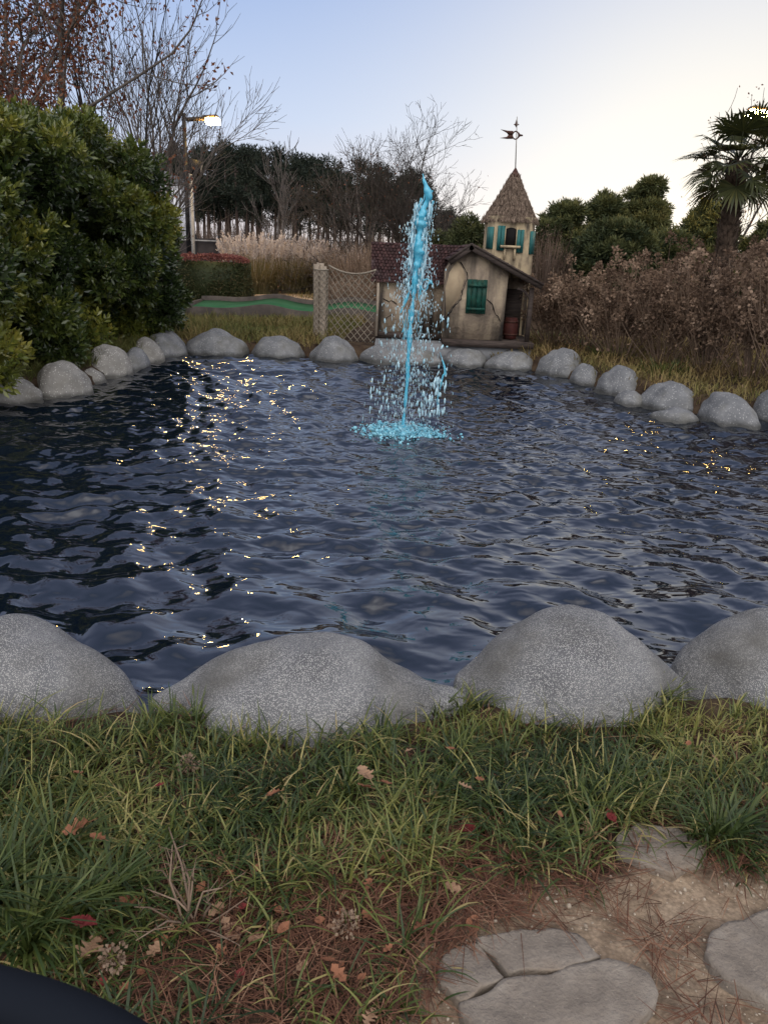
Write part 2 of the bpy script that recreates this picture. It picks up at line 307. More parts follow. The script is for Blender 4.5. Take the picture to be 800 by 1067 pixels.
dt.inputs[1].default_value = (math.sin(ga)*math.cos(ge), math.cos(ga)*math.cos(ge), math.sin(ge))
gl = wmath('POWER', wmath('MAXIMUM', dt.outputs['Value'], 0), 16)
c1 = wmix(gl, rw.outputs[0], (8.8, 8.2, 7.0))
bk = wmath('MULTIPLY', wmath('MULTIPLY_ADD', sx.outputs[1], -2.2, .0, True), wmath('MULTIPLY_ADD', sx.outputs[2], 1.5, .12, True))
c2 = wmix(bk, c1, (25, 24.3, 23.8))  # added fill: unseen sky high behind the viewer brightened to light the foreground
hs = nt.nodes.new('ShaderNodeHueSaturation'); hs.inputs['Saturation'].default_value = .45; nt.links.new(sky.outputs[0], hs.inputs['Color'])
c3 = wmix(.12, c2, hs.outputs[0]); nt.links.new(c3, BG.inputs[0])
sl = bpy.data.lights.new('sun', 'SUN'); sl.energy = .5; sl.angle = R_(8); sl.color = (1, .78, .55)
so = bpy.data.objects.new('sun', sl); COL.objects.link(so)
sd = np.array([math.sin(SUN_AZ)*math.cos(SUN_EL), math.cos(SUN_AZ)*math.cos(SUN_EL), math.sin(SUN_EL)])
from mathutils import Vector
so.rotation_euler = Vector(sd).to_track_quat('Z', 'Y').to_euler(); so.location = (10, 40, 20)
vs = scn.view_settings; vs.view_transform = 'Standard'; vs.look = 'None'; vs.gamma = 1; vs.exposure = 0.45
scn.cycles.use_denoising = True; scn.cycles.max_bounces = 6; scn.cycles.sample_clamp_indirect = 60
# ------------------------------------------------------------------ pond outline (world)
WZ = -.2
def _c(px, py, D): p = at_z(px, py, WZ); return (p[0], p[1]+D)
POND = np.array([(-2.6, 2.47), (-.1, 2.47), (.4, 2.55), (1.2, 2.68), (2.2, 2.84), (4.2, 3.5), (5.9, 4.8), (5.9, 6.6), _c(870, 447, .5), _c(800, 446, .45), _c(757, 444, .45), _c(697, 431, .45), _c(643, 413, .4), _c(608, 402, .35), _c(583, 393, .4), _c(530, 387, .42), _c(482, 383, .42),
                 _c(415, 380, .42), _c(347, 377, .42), _c(290, 373, .42), _c(225, 371, .45), _c(172, 373, .5), _c(150, 380, .3), _c(112, 394, .42), _c(66, 415, .42), _c(2, 423, .42), (-5.0, 6.2), (-5.2, 4.8), (-4.4, 3.3)])
def sdist(P, poly):
    P = np.asarray(P)[..., :2]; d = np.full(P.shape[:-1], 1e9); ins = np.zeros(P.shape[:-1], bool); n = len(poly)
    for i in range(n):
        a, b = poly[i], poly[(i+1) % n]; e = b-a; w = P-a
        t = np.clip((w@e)/(e@e), 0, 1); d = np.minimum(d, np.linalg.norm(w-t[..., None]*e, axis=-1))
        c = ((a[1] > P[..., 1]) != (b[1] > P[..., 1])) & (P[..., 0] < (b[0]-a[0])*(P[..., 1]-a[1])/(b[1]-a[1]+1e-12)+a[0])
        ins ^= c
    return np.where(ins, -d, d)
def poly_px(pts, z=0): return np.array([at_z(x, y, z)[:2] for x, y in pts])
SAND = poly_px([(500, 925), (540, 905), (600, 925), (660, 915), (740, 905), (830, 880), (1100, 880), (1100, 1500), (380, 1500), (430, 1040), (455, 985)])
gn = SN(20, .3, 2.5, 5, 2)
gn2 = SN(20, 2, 7, 6, 2)
def gz(P):
    P = np.asarray(P); d = sdist(P, POND)
    s = np.clip((d+.35)/.5, 0, 1); s = s*s*(3-2*s)
    z = -.9+.9*s
    far = np.clip((P[..., 1]-12.5)/6, 0, 1)
    return z+s*(.012*gn(P[..., :2])+.05*far*gn(P[..., :2]*.2)+.006*gn2(P[..., :2])) + .0*far
def axis_vals(segs):
    out = []
    for a, b, st in segs: out += list(np.arange(a, b-1e-6, st))
    return np.array(out+[segs[-1][1]])
gx = axis_vals([(-700, -100, 50), (-100, -20, 5), (-20, -6, .6), (-6, -2, .2), (-2, 2.4, .045), (2.4, 8, .2), (8, 20, .6), (20, 100, 5), (100, 700, 50)])
gy = axis_vals([(-120, -10, 10), (-10, .6, .5), (.6, 2.9, .045), (2.9, 16, .2), (16, 40, .8), (40, 120, 6), (120, 1500, 60)])
GX, GY = np.meshgrid(gx, gy, indexing='ij'); P2 = np.stack([GX, GY], -1); Z = gz(P2)
sm = 1-np.clip((sdist(P2, SAND)+.04)/.16, 0, 1)
Z = Z-.015*sm
mb = MB(); nx, ny = GX.shape; i, j = np.meshgrid(np.arange(nx-1), np.arange(ny-1), indexing='ij')
mb.add(np.stack([GX, GY, Z], -1).reshape(-1, 3), np.stack([i*ny+j, (i+1)*ny+j, (i+1)*ny+j+1, i*ny+j+1], -1).reshape(-1, 4), sm.ravel())
tag(mb.build('ground', ground_mat(), smooth=True), 'sandy brown soil around the pond', kind='structure')
# ------------------------------------------------------------------ fountain position and water
FB = at_z(420, 450, WZ)
xs = np.arange(-6.4, 6.6, .032); ys = np.arange(2.3, 13.4, .032); WX, WY = np.meshgrid(xs, ys, indexing='ij')
wr = np.random.default_rng(3)
warp = SN(10, .12, .5, 8, 2); warp2 = SN(10, .12, .5, 9, 2); Q = np.stack([WX, WY], -1); Qw = Q+.13*np.stack([warp(Q), warp2(Q)], -1)
H = np.zeros_like(WX); tot = 0
for q in range(46):
    lam = math.exp(wr.uniform(math.log(.14), math.log(.7))); k = 2*math.pi/lam
    a = wr.normal(-math.pi/2, .55 if lam > .35 else 1.1); sl_ = lam**.15*wr.uniform(.4, 1)
    A = sl_/k; tot += sl_**2/2; H += A*np.sin(k*(Qw[..., 0]*math.cos(a)+Qw[..., 1]*math.sin(a))+wr.uniform(0, 6.28))
H *= .23/math.sqrt(tot)
rr = np.hypot(Qw[..., 0]-FB[0], Qw[..., 1]-FB[1])
for lam, am in ((.20, .005), (.29, .008), (.45, .010)):
    H += am*np.sin(2*math.pi*rr/lam+lam*40)*np.exp(-rr/3.0)*(.6+.4*warp(Q))
H += .012*np.exp(-(rr/.55)**2)*wr.standard_normal(H.shape)
mb = MB(); nx, ny = WX.shape; i, j = np.meshgrid(np.arange(nx-1), np.arange(ny-1), indexing='ij')
keep = (sdist(Q, POND) < .35)[:-1, :-1]
Fq = np.stack([i*ny+j, (i+1)*ny+j, (i+1)*ny+j+1, i*ny+j+1], -1)[keep].reshape(-1, 4)
used = np.unique(Fq); rem = np.zeros(nx*ny, int); rem[used] = np.arange(len(used))
mb.add(np.stack([WX, WY, WZ+H], -1).reshape(-1, 3)[used], rem[Fq])
tag(mb.build('pond_water', water_mat(), smooth=True), 'dark rippled pond water reflecting the evening sky', kind='structure')

# ------------------------------------------------------------------ boulders
def boulder(prof, Y, D, label, m='boulder_far', zb=-.28, nu=40, nv=36, seed=0, rough=.05, corr=True, group=None):
    """prof: outline of the top in the photograph, turned into metres at distance Y; D half depth"""
    P = np.array([at_y(a, b, Y) for a, b in prof]); x0, x1 = P[0, 0], P[-1, 0]
    # equidistant parameter
    u = np.linspace(0, 1, nu); u = .5-.5*np.cos(u*math.pi)
    X = x0+(x1-x0)*u; Hh = np.maximum(np.interp(X, P[:, 0], P[:, 2])-zb, .02)
    k = np.array([.25, .5, .25])
    for _ in range(3): Hh[1:-1] = np.convolve(Hh, k, 'valid')
    e = np.sqrt(np.clip(1-(2*u-1)**2, 0, 1)); Dd = D*e**.75*np.clip(1.15*Hh/Hh.max(), .35, 1)
    tanv = (CAMZ-0)/Y
    if corr: Hh = np.sqrt(np.maximum(Hh**2-(Dd*tanv)**2, (.6*Hh)**2))
    Hh = Hh*np.clip(e*3.0, 0, 1)**.6
    v = np.arange(nv)*2*math.pi/nv; c, s = np.cos(v), np.sin(v)
    sy = np.sign(c)*np.abs(c)**.9; sz = np.where(s > 0, np.abs(s)**.95, 0)-np.where(s < 0, np.abs(s), 0)*.0
    VX = X[:, None]+0*v; VY = Y+Dd[:, None]*sy; VZ = zb+Hh[:, None]*sz-np.where(s < 0, -s, 0)*.18
    V = np.stack([VX, VY, VZ], -1); w = (x1-x0)
    n1 = SN(16, .5/w, 2.2/w, seed+1); n2 = SN(16, .5/w, 2.2/w, seed+2); n3 = SN(24, 2.5/w, 7/w, seed+3)
    ctr = np.array([(x0+x1)/2, Y, zb]); dv = unit(V-ctr)
    V = V+dv*((n1(V)*rough*.55+n3(V)*rough*.24)*w)[..., None]*e[:, None, None]**.5
    mb = MB(); i, j = np.meshgrid(np.arange(nu-1), np.arange(nv), indexing='ij'); j2 = (j+1) % nv
    mb.add(V.reshape(-1, 3), np.stack([i*nv+j, i*nv+j2, (i+1)*nv+j2, (i+1)*nv+j], -1).reshape(-1, 4)[:, ::-1])
    o = mb.build('boulder', MT[m], smooth=True, origin=(ctr[0], Y, -.2))
    return tag(o, label, 'boulder', group or 'boulders ringing the pond')
def hump(x0, x1, yt, yb, sk=0.0, fl=.0):
    """generic outline: x0..x1 in the photo, top yt, base yb, sk shifts the summit"""
    pts = []; cx = .5+sk
    for q in np.linspace(0, 1, 13):
        a = (q/cx if q < cx else (1-q)/(1-cx)); pts.append((x0+(x1-x0)*q, yb-(yb-yt)*min(1, math.sin(a*math.pi/2)**(.75-fl))))
    return pts
def YZ(px, py, z=WZ): return at_z(px, py, z)[1]
N1 = [(-130, 760), (-110, 690), (-60, 650), (0, 641), (40, 648), (85, 671), (125, 702), (150, 735), (154, 770)]
N2 = [(157, 765), (163, 728), (195, 706), (240, 677), (290, 661), (340, 659), (378, 667), (410, 686), (445, 707), (478, 714), (494, 728), (497, 755)]
N3 = [(467, 740), (476, 706), (500, 682), (540, 648), (575, 634), (605, 633), (635, 645), (665, 670), (690, 695), (708, 712), (714, 745)]
N4 = [(693, 745), (699, 705), (725, 680), (765, 655), (805, 640), (850, 636), (900, 655), (950, 700), (965, 740)]
boulder(N1, 2.43, .31, 'large pebbled near bank boulder, cut off by the left edge of the photo', 'boulder', -.2, 90, 70, 1, .032)
boulder(N2, 2.46, .31, 'widest pebbled grey boulder at the near bank, with a low lobe on its right', 'boulder', -.2, 110, 70, 2, .032)
boulder(N3, 2.64, .32, 'pebbled grey boulder at the near bank with a tall rounded peak', 'boulder', -.2, 90, 70, 3, .032)
boulder(N4, 2.76, .30, 'pebbled grey boulder at the near bank, cut off by the right edge of the photo', 'boulder', -.2, 90, 70, 9, .032)
BL = [  # x0 x1 top base skew depth label material flat
 ((-40, 46, 388, 424, -.05), .42, 'pale boulder in the lower left under the hedge, nearest of the left bank row', 'boulder_tan', .1),
 ((-6, 24, 375, 398, 0), .25, 'small pale boulder half hidden by hedge leaves above the nearest left bank boulder', 'boulder_tan', 0),
 ((38, 97, 373, 416, -.12), .42, 'pale angular boulder at left bank beneath the hedge with a steep right slope', 'boulder_tan', .05),
 ((81, 113, 381, 401, -.1), .25, 'small low pale boulder wedged between two larger left bank boulders', 'boulder_tan', 0),
 ((88, 138, 357, 395, -.15), .42, 'pale boulder on the left bank with a flat sloping top, middle of the row', 'boulder_tan', .15),
 ((125, 157, 360, 387, 0), .32, 'small upright grey boulder on the left bank between two wider ones', 'boulder_far', .05),
 ((136, 173, 350, 380, -.2), .38, 'leaning oval boulder on the left bank before the corner', 'boulder_tan', 0),
 ((149, 197, 341, 374, -.12), .5, 'rounded grey boulder at the far left corner of the pond under the hedge end', 'boulder_far', .05),
 ((192, 262, 343, 372, -.02), .45, 'wide flat-topped grey boulder on the far bank, beside the left corner', 'boulder_far', .25),
 ((259, 321, 349, 374, -.02), .42, 'low long grey boulder on the far bank left of the netted post', 'boulder_far', .1),
 ((318, 377, 348, 378, .0), .42, 'pointed grey boulder on the far bank below the netted post', 'boulder_far', .0),
 ((371, 462, 355, 381, -.0), .42, 'long grey boulder on the far bank behind the fountain spray', 'boulder_far', .2),
 ((456, 508, 359, 383, -.0), .40, 'flat grey boulder below the left part of the cottage platform', 'boulder_far', .3),
 ((500, 560, 363, 387, .0), .40, 'flat grey boulder below the porch end of the cottage platform', 'boulder_far', .3),
 ((553, 611, 361, 394, .12), .42, 'rounded grey boulder on the right bank just past the cottage', 'boulder_far', .0),
 ((590, 629, 377, 403, .0), .32, 'small round grey boulder on the right bank, second past the cottage', 'boulder_far', .05),
 ((616, 669, 379, 414, .12), .42, 'sloping grey boulder on the right bank in the middle of its row', 'boulder_far', .0),
 ((637, 673, 401, 424, .0), .26, 'small low round boulder at the waterline in front of the sloping one', 'boulder_far', .1),
 ((659, 735, 392, 431, .05), .48, 'large domed grey boulder on the right bank above a flat slab', 'boulder_far', .02),
 ((674, 730, 424, 441, .0), .25, 'flat slab boulder at the waterline under the large domed one', 'boulder_far', .3),
 ((725, 792, 404, 445, .0), .48, 'large round grey boulder on the right bank near the photo edge', 'boulder_far', .05),
 ((784, 850, 404, 447, -.1), .45, 'grey boulder on the right bank cut off by the right photo edge', 'boulder_far', .05),
]
for n, (h, D, lab, mm, fl) in enumerate(BL):
    x0, x1, yt, yb, sk = h; Y = YZ((x0+x1)/2, yb-1)+D*.8
    boulder(hump(x0, x1, yt+2.5, yb+2, sk, fl+.12), Y, D, lab, mm, -.3, 40, 36, 20+n*5, .055)
# ------------------------------------------------------------------ miniature cottage
YG, YW, YT = 13.3, 14.0, 14.9
H0 = at_y(500, 357, YG)
hs_ = thing('miniature_cottage', 'miniature stucco cottage with maroon shingle roof, green shutter and thatched tower beside the pond', 'cottage', (H0[0], YG, 0))
g = lambda x, y, Y=YG: at_y(x, y, Y)
def quad_poly(pts, Y): return [g(x, y, Y) for x, y in pts]
# gable wall (bulging plaster slab), outline traced
xl, xr = g(463, 320)[0], g(525.5, 320)[0]
def zl(py, px=500, Y=YG): return g(px, py, Y)[2]
zb_ = zl(354, 500)
gable = [(xl, zb_), (xl, g(464, 300)[2]), (g(466, 282)[0], g(466, 282)[2]), (g(474, 268)[0], g(474, 268)[2]), (g(491, 258.5)[0], g(491, 258.5)[2]), (xr+.02, g(528, 279)[2]), (xr, zb_)]
mb = MB(); P = np.array([(x, YG, z) for x, z in gable]); mb.prism(P, (0, 1.5, 0))
mb.build('wall', MT['stucco'], hs_)
# wing wall, side wall of the porch
xwl = g(394, 320, YW)[0]
mb = MB(); mb.box(((xwl+xl)/2+.02, YW+.5, (zb_+zl(288, 430, YW))/2), (xl-xwl+.04, 1.0, zl(288, 430, YW)-zb_)); mb.build('wall', MT['stucco'], hs_)
# cracks in the plaster
def crack(pts, Y, w=.011):
    q = [np.array(g(x, y, Y-.004)) for x, y in pts]; out = [q[0]]
    for a, b in zip(q, q[1:]):
        for t in (.25, .5, .75, 1): out.append(a+(b-a)*t+np.array([rng.normal(0, .008), 0, rng.normal(0, .008)])*(t < 1))
    mb = MB(); mb.tube(out, [w*rng.uniform(.35, 1) for _ in out], 5); o = mb.build('crack', MT['dark'], hs_); return o
crack([(479, 273), (484, 280), (487, 288), (483, 300), (480, 312), (472, 320), (466, 329)], YG)
crack([(507, 312), (512, 316), (515, 325), (521, 335)], YG)
crack([(399, 311), (404, 314), (409, 314), (413, 317)], YW)
crack([(399, 336), (404, 330), (410, 327)], YW, .007)
# raised plaster patch left of the crack
mb = MB(); pp = [(464.5, 330), (464, 300), (468, 284), (476, 272), (482, 280), (485, 288), (481, 300), (478, 311), (470, 320)]
P = np.array(quad_poly(pp, YG-.012)); mb.prism(P, (0, .02, 0)); mb.build('plaster_patch', mat('plaster_patch', [(0, (.28, .21, .14)), (1, (.42, .33, .22))], 3, .9, bump=.01, stain=((5, 5, 2), (.16, .12, .09), .55, .75)), hs_)
# green shutter of boards
sh = MB(); x0, x1 = g(485.5, 308)[0], g(506.5, 308)[0]; z1, z0 = zl(291.5, 496), zl(327, 496)
nb = 4
for k in range(nb):
    w = (x1-x0)/nb; sh.box((x0+w*(k+.5), YG-.035, (z0+z1)/2+rng.normal(0, .006)), (w-.007, .03, z1-z0), t=rng.random())
s_ = sh.build('shutter', MT['green'], hs_)
mb = MB()
for zz in (z0+.08, z1-.09): mb = MB(); mb.box(((x0+x1)/2, YG-.062, zz), (x1-x0-.03, .022, .04)); mb.build('batten', MT['green'], s_)
# base board and platform
mb = MB(); a, b = g(462, 353.5), g(553.5, 362.5)
zc = zb_-.055; bx0, bx1 = g(461, 356)[0], g(553.5, 360)[0]
mb.box(((bx0+bx1)/2, YG+.55, zc), (bx1-bx0, 1.5, .10)); mb.box(((xwl+bx0)/2, YW+.35, zc+.01), (bx0-xwl+.05, 1.0, .10)); mb.build('platform', MT['wood_d'], hs_)
mb = MB(); mb.box(((xwl+bx1)/2-.02, YG+.72, zc-.2), (bx1-xwl-.0, 1.7, .30)); mb.build('foundation', MT['plinth'], hs_)
# roofs: rows of shingles on a slope
def shingle_roof(mb, A, B, C, D, rows, cols, th=.02):
    """A,B lower edge left/right, D,C upper edge left/right"""
    A, B, C, D = map(lambda q: np.array(q, float), (A, B, C, D)); n = unit(np.cross(B-A, D-A)); n = n if n[2] > 0 else -n
    for r_ in range(rows):
        t0, t1 = r_/rows, (r_+1.35)/rows
        for c_ in range(cols+1):
            u0 = (c_-(r_ % 2)*.5)/cols; u1 = u0+1/cols-.006
            u0, u1 = max(u0, 0), min(u1, 1)
            if u1-u0 < .01: continue
            t0j = t0+rng.normal(0, .06)/rows; t1c = min(t1, 1)
            f = lambda u, t: (A+(B-A)*u)*(1-t)+(D+(C-D)*u)*t
            lo = n*(th*1.2+rng.random()*.012); hi = n*.004
            V = [f(u0, t0j)+lo, f(u1, t0j)+lo, f(u1, t1c)+hi, f(u0, t1c)+hi]
            V += [q-n*th for q in V]
            mb.add(V, [[0, 1, 2, 3], [7, 6, 5, 4], [0, 4, 5, 1], [1, 5, 6, 2], [2, 6, 7, 3], [3, 7, 4, 0]], rng.random())
mb = MB(); A = g(386.5, 294, YW-.14); B = g(466, 297, YW-.14); D = g(387, 252, YW+.5); C = g(489, 257.5, YW+.5); B = np.array([g(470, 290, YW-.14)[0], A[1], A[2]]); C = np.array([g(489, 257, YW+.5)[0], D[1], D[2]])
shingle_roof(mb, A, B, C, D, 13, 26, .012)
nA = np.array(A); back = lambda q, dy: np.array([q[0], D[1]*2-q[1], q[2]])
shingle_roof(mb, back(B, 0), back(A, 0), D, C, 8, 12, .012)
mb.prism([np.array(A)+[.02, .02, 0], np.array(D)+[.02, 0, -.02], back(A, 0)+[.02, -.02, 0]], (.05, 0, 0)); rf = mb.build('roof', MT['shingle'], hs_)
# gable roof: left short slope, right long slope over the porch
pk = g(491, 254.5, YG-.16); lf = g(466.5, 271.5, YG-.16); rg = g(566, 297, YG-.16); dep = np.array([0, 1.75, 0])
mb = MB()
shingle_roof(mb, lf, lf+dep, pk+dep, pk, 4, 9); shingle_roof(mb, rg+dep, rg, pk, pk+dep, 10, 9); mb.build('roof', MT['shingle'], hs_)
mb = MB()
for a, b in ((lf, pk), (pk, rg)):
    d = unit(b-a); n = np.array([-d[2], 0, d[0]]); n = n if n[2] > 0 else -n
    q = [a-n*.085, b-n*.085, b-n*.0, a-n*.0]; mb.prism(np.array(q)+[0, -.015, 0], (0, .045, 0))
    q = [a-n*.012, b-n*.012, b+n*.022, a+n*.022]; mb.prism(np.array(q)+[0, -.03, 0], (0, .06, 0))
mb.build('barge_board', MT['wood_d'], hs_)
# porch: post with curved bracket, back wall, door, barrel
mb = MB(); pt = g(552.5, 300, YG); pb = g(550, 357, YG)
pa = np.array([g(551, 330)[0], YG, 0]); mb.box((pa[0], YG, (pt[2]+pb[2])/2), (.07, .07, pt[2]-pb[2])); o = mb.build('porch_post', MT['wood_d'], hs_)
mb = MB(); th = np.linspace(0, 1.5, 7); r_ = .26
mb.tube([(pa[0]-r_+r_*math.cos(a), YG, pt[2]-.02-r_+r_*math.sin(a)) for a in th], .022, 6); mb.build('bracket', MT['wood_d'], o)
mb = MB(); mb.box((xr+.28, YG+1.2, (zb_+zl(290))/2), (.55, .06, zl(290)-zb_)); mb.build('porch_wall', MT['stucco'], hs_)
mb = MB(); mb.box((xr+.29, YG+1.15, zb_+.40), (.34, .04, .80)); d_ = mb.build('door', MT['wood_d'], hs_)
mb = MB(); c = g(531.5, 343, YG+.35); mb2 = MB(); zz = np.linspace(0, .36, 9); rr_ = .10+.03*np.sin(np.linspace(0, math.pi, 9))
mb.tube([(c[0], YG+.35, zb_-.0+q) for q in zz], rr_, 14)
bar = mb.build('barrel', MT['redwood'], None, origin=(c[0], YG+.35, zb_)); tag(bar, 'small red barrel standing under the cottage porch roof', 'barrel')
for q in (.07, .28):
    mb = MB(); mb.tube([(c[0], YG+.35, zb_+q), (c[0], YG+.35, zb_+q+.025)], .133 if q < .2 else .131, 14); mb.build('hoop', MT['metal'], bar)
mb = MB(); c = g(395, 320, YW-.2); ct = g(394, 295, YW-.2); cb = g(391.5, 350, YW-.2); mb.tube([cb, (cb+ct)/2+[.006, 0, 0], ct], [.026, .022, .022], 7)
tag(mb.build('thin_post', MT['wood_g'], None, origin=cb), 'thin grey pole at the left corner of the cottage holding the net', 'post')
# tower
tc_ = g(528.5, 260, YT); tx = tc_[0]; ztop = zl(229.5, 530, YT); hw = (g(552.5, 240, YT)[0]-g(504.5, 240, YT)[0])/2
def octa(r, z): q = r*.924; return [(tx+x*q, YT+y*q, z) for x, y in ((1, -.62), (1, .62), (.72, 1), (-.72, 1), (-1, .62), (-1, -.62), (-.72, -1), (.72, -1))]
ap = hw*math.cos(math.pi/8)/math.cos(math.pi/8)
mb = MB(); zs = np.linspace(zb_-.1, ztop+.05, 14); rad = hw/math.cos(math.pi/8)*(1+.06*np.linspace(1, 0, 14)); V = np.array([octa(r, z) for r, z in zip(rad, zs)]).reshape(-1, 3)
mb.add(V, np.array([[k*8+i, k*8+(i+1) % 8, (k+1)*8+(i+1) % 8, (k+1)*8+i] for k in range(13) for i in range(8)])); tw = mb.build('tower', MT['towerplaster'], hs_)
yf = YT-hw  # front face plane
cxw = g(531.5, 250, yf)[0]; zc_ = g(531.5, 246, yf)[2]
def wz(py): return g(531, py, yf)[2]
wz0, wz1 = wz(255.5), wz(237)
ww = g(538, 250, yf)[0]-g(525.6, 250, yf)[0]
arch = [(cxw-ww/2, wz0), (cxw+ww/2, wz0), (cxw+ww/2, wz1-.06)]+[(cxw+ww/2*math.cos(a), wz1-.06+.06*math.sin(a)) for a in np.linspace(.3, 2.84, 7)]+[(cxw-ww/2, wz1-.06)]
mb = MB(); mb.prism([(x, yf-.012, z) for x, z in arch], (0, .03, 0)); wn = mb.build('window', MT['dark'], tw)
mb = MB()
for x, z in ((-.5, 0), (.5, 0)): mb.box((cxw+x*ww*.98, yf-.02, (wz0+wz1)/2), (.02, .04, wz1-wz0))
mb.box((cxw, yf-.045, wz0-.025), (ww+.14, .09, .04)); mb.build('sill', MT['towerplaster'], tw)
for q in (-1, 1): mb = MB(); mb.box((cxw+q*ww*.42, yf-.03, wz0-.14), (.035, .06, .2)); mb.build('sill_support', MT['towerplaster'], tw)
for px0, px1, ang, yy0, yy1 in ((517.3, 525.0, .25, 235.5, 261.5), (537.8, 545.2, -.25, 239, 263)):
    xa, xb = g(px0, 250, yf)[0], g(px1, 250, yf)[0]; mb = MB()
    for k in range(2): mb.box(((xa+xb)/2+(k-.5)*(xb-xa)/2, yf-.035-abs(k-.5)*.0, (wz(yy0)+wz(yy1))/2), ((xb-xa)/2-.004, .025, wz(yy0)-wz(yy1)), rz=ang*.6)
    mb.build('shutter', MT['teal'], tw)
# side faces' shutters
for sgn, y0_, y1_ in ((-1, 237, 260), (1, 240, 264)):
    a = -math.pi/2+sgn*.93; fx, fy = tx+sgn*hw*.90, YT-hw*.84
    mb = MB(); mb.box((fx, fy, (wz(y0_)+wz(y1_))/2), (.15, .03, wz(y0_)-wz(y1_)), rz=a+math.pi/2); mb.build('shutter', MT['teal'], tw)
# thatch: cone core plus straw
zap = zl(181, 535, YT); zev = zl(231.5, 530, YT); rev = (g(556.5, 231, YT)[0]-g(502.5, 231, YT)[0])/2*.97
def thr(t): return rev*((1-t)**1.0*.92+.08*(1-t)**3)+.035   # t 0 eave .. 1 apex
mb = MB(); tt = np.linspace(0, 1, 10); mb.tube([(tx+.02*t, YT, zev+(zap-zev)*t) for t in tt], [thr(t)*.93 for t in tt], 16, t=.25)
N = 12000; t = rng.random(N)**1.25; a = rng.random(N)*2*math.pi; lay = np.floor(t*9)/9+rng.random(N)*.03
t = np.clip(lay*.7+t*.3, 0, .985); rr_ = np.array([thr(q) for q in t])
P = np.stack([tx+.02*t+rr_*np.cos(a), YT+rr_*np.sin(a), zev+(zap-zev)*t], -1)
dn = np.stack([np.cos(a)*.52, np.sin(a)*.52, -np.ones(N)], -1)+rng.normal(0, .26, (N, 3)); dn = unit(dn)
L_ = rng.uniform(.07, .16, N); Lf = L_*np.where(t < .06, 1.0, 1)
P = P-dn*L_[:, None]*.6+np.stack([np.cos(a), np.sin(a), 0*a], -1)*rng.uniform(.0, .03, N)[:, None]
leaf_cards(mb, P, dn, Lf, rng.uniform(.007, .016, N), rng.random(N), .1)
tf = mb.build('thatched_roof', MT['thatch'], hs_)
mb = MB(); zt = zl(174.8, 535, YT); mb.tube([(tx+.02, YT, zl(184.5, 535, YT)), (tx+.02, YT, zl(180, 535, YT)), (tx+.02, YT, zt)], [.10, .06, .012], 12); mb.build('roof_cap', MT['metal'], tf)
wv = None
zm = zl(121.5, 539, YT); mb = MB(); mlean = (zm-zt)*math.tan(.005)
mtop = np.array([g(538.5, 121.5, YT)[0], YT, zm]); mbot = np.array([tx+.02, YT, zt-.05])
mb.tube([mbot, mtop], [.011, .007], 6); wv = mb.build('weather_vane', MT['mast'], hs_)
def mp_(t): return mbot+(mtop-mbot)*t
zv = zl(141, 538, YT); c = np.array([g(537.3, 141, YT)[0], YT, zv]); ux = (g(547, 141, YT)[0]-g(537, 141, YT)[0])/10
def V2(pts): return [(c[0]+x*ux, YT-.008, c[2]+y*ux) for x, y in pts]
mb = MB(); flag = [(-3.2, 4.0), (-9, 4.0), (-16.5, 5.0), (-9.5, 1.8), (-8, 0), (-9.5, -1.8), (-16.5, -3.2), (-9, -3.8), (-3.2, -3.6)]
mb.prism(V2(flag[:5]+[(-3.2, 0)]), (0, .016, 0)); mb.prism(V2([(-3.2, 0)]+flag[4:]), (0, .016, 0))
# ring with open centre, tip
ring = [(math.cos(a)*3.2-0.4, math.sin(a)*3.8) for a in np.linspace(0, 2*math.pi, 13)]
mb.tube([(c[0]+x*ux, YT, c[2]+y*ux) for x, y in ring], .012, 5)
mb.prism(V2([(2.6, 3.0), (4.2, 1.2), (7.2, .7), (7.2, -.5), (4.2, -1.0), (2.6, -3.0)]), (0, .016, 0)); mb.build('pennant', MT['metal'], wv)
mb = MB(); zt2 = mtop; mb.prism([(zt2[0]-.03, YT, zt2[2]-.13), (zt2[0], YT, zt2[2]-.17), (zt2[0]+.03, YT, zt2[2]-.13), (zt2[0], YT, zt2[2]-.02)], (0, .012, 0)); mb.box((zt2[0], YT, zt2[2]-.125), (.09, .012, .014)); mb.build('finial', MT['metal'], wv)

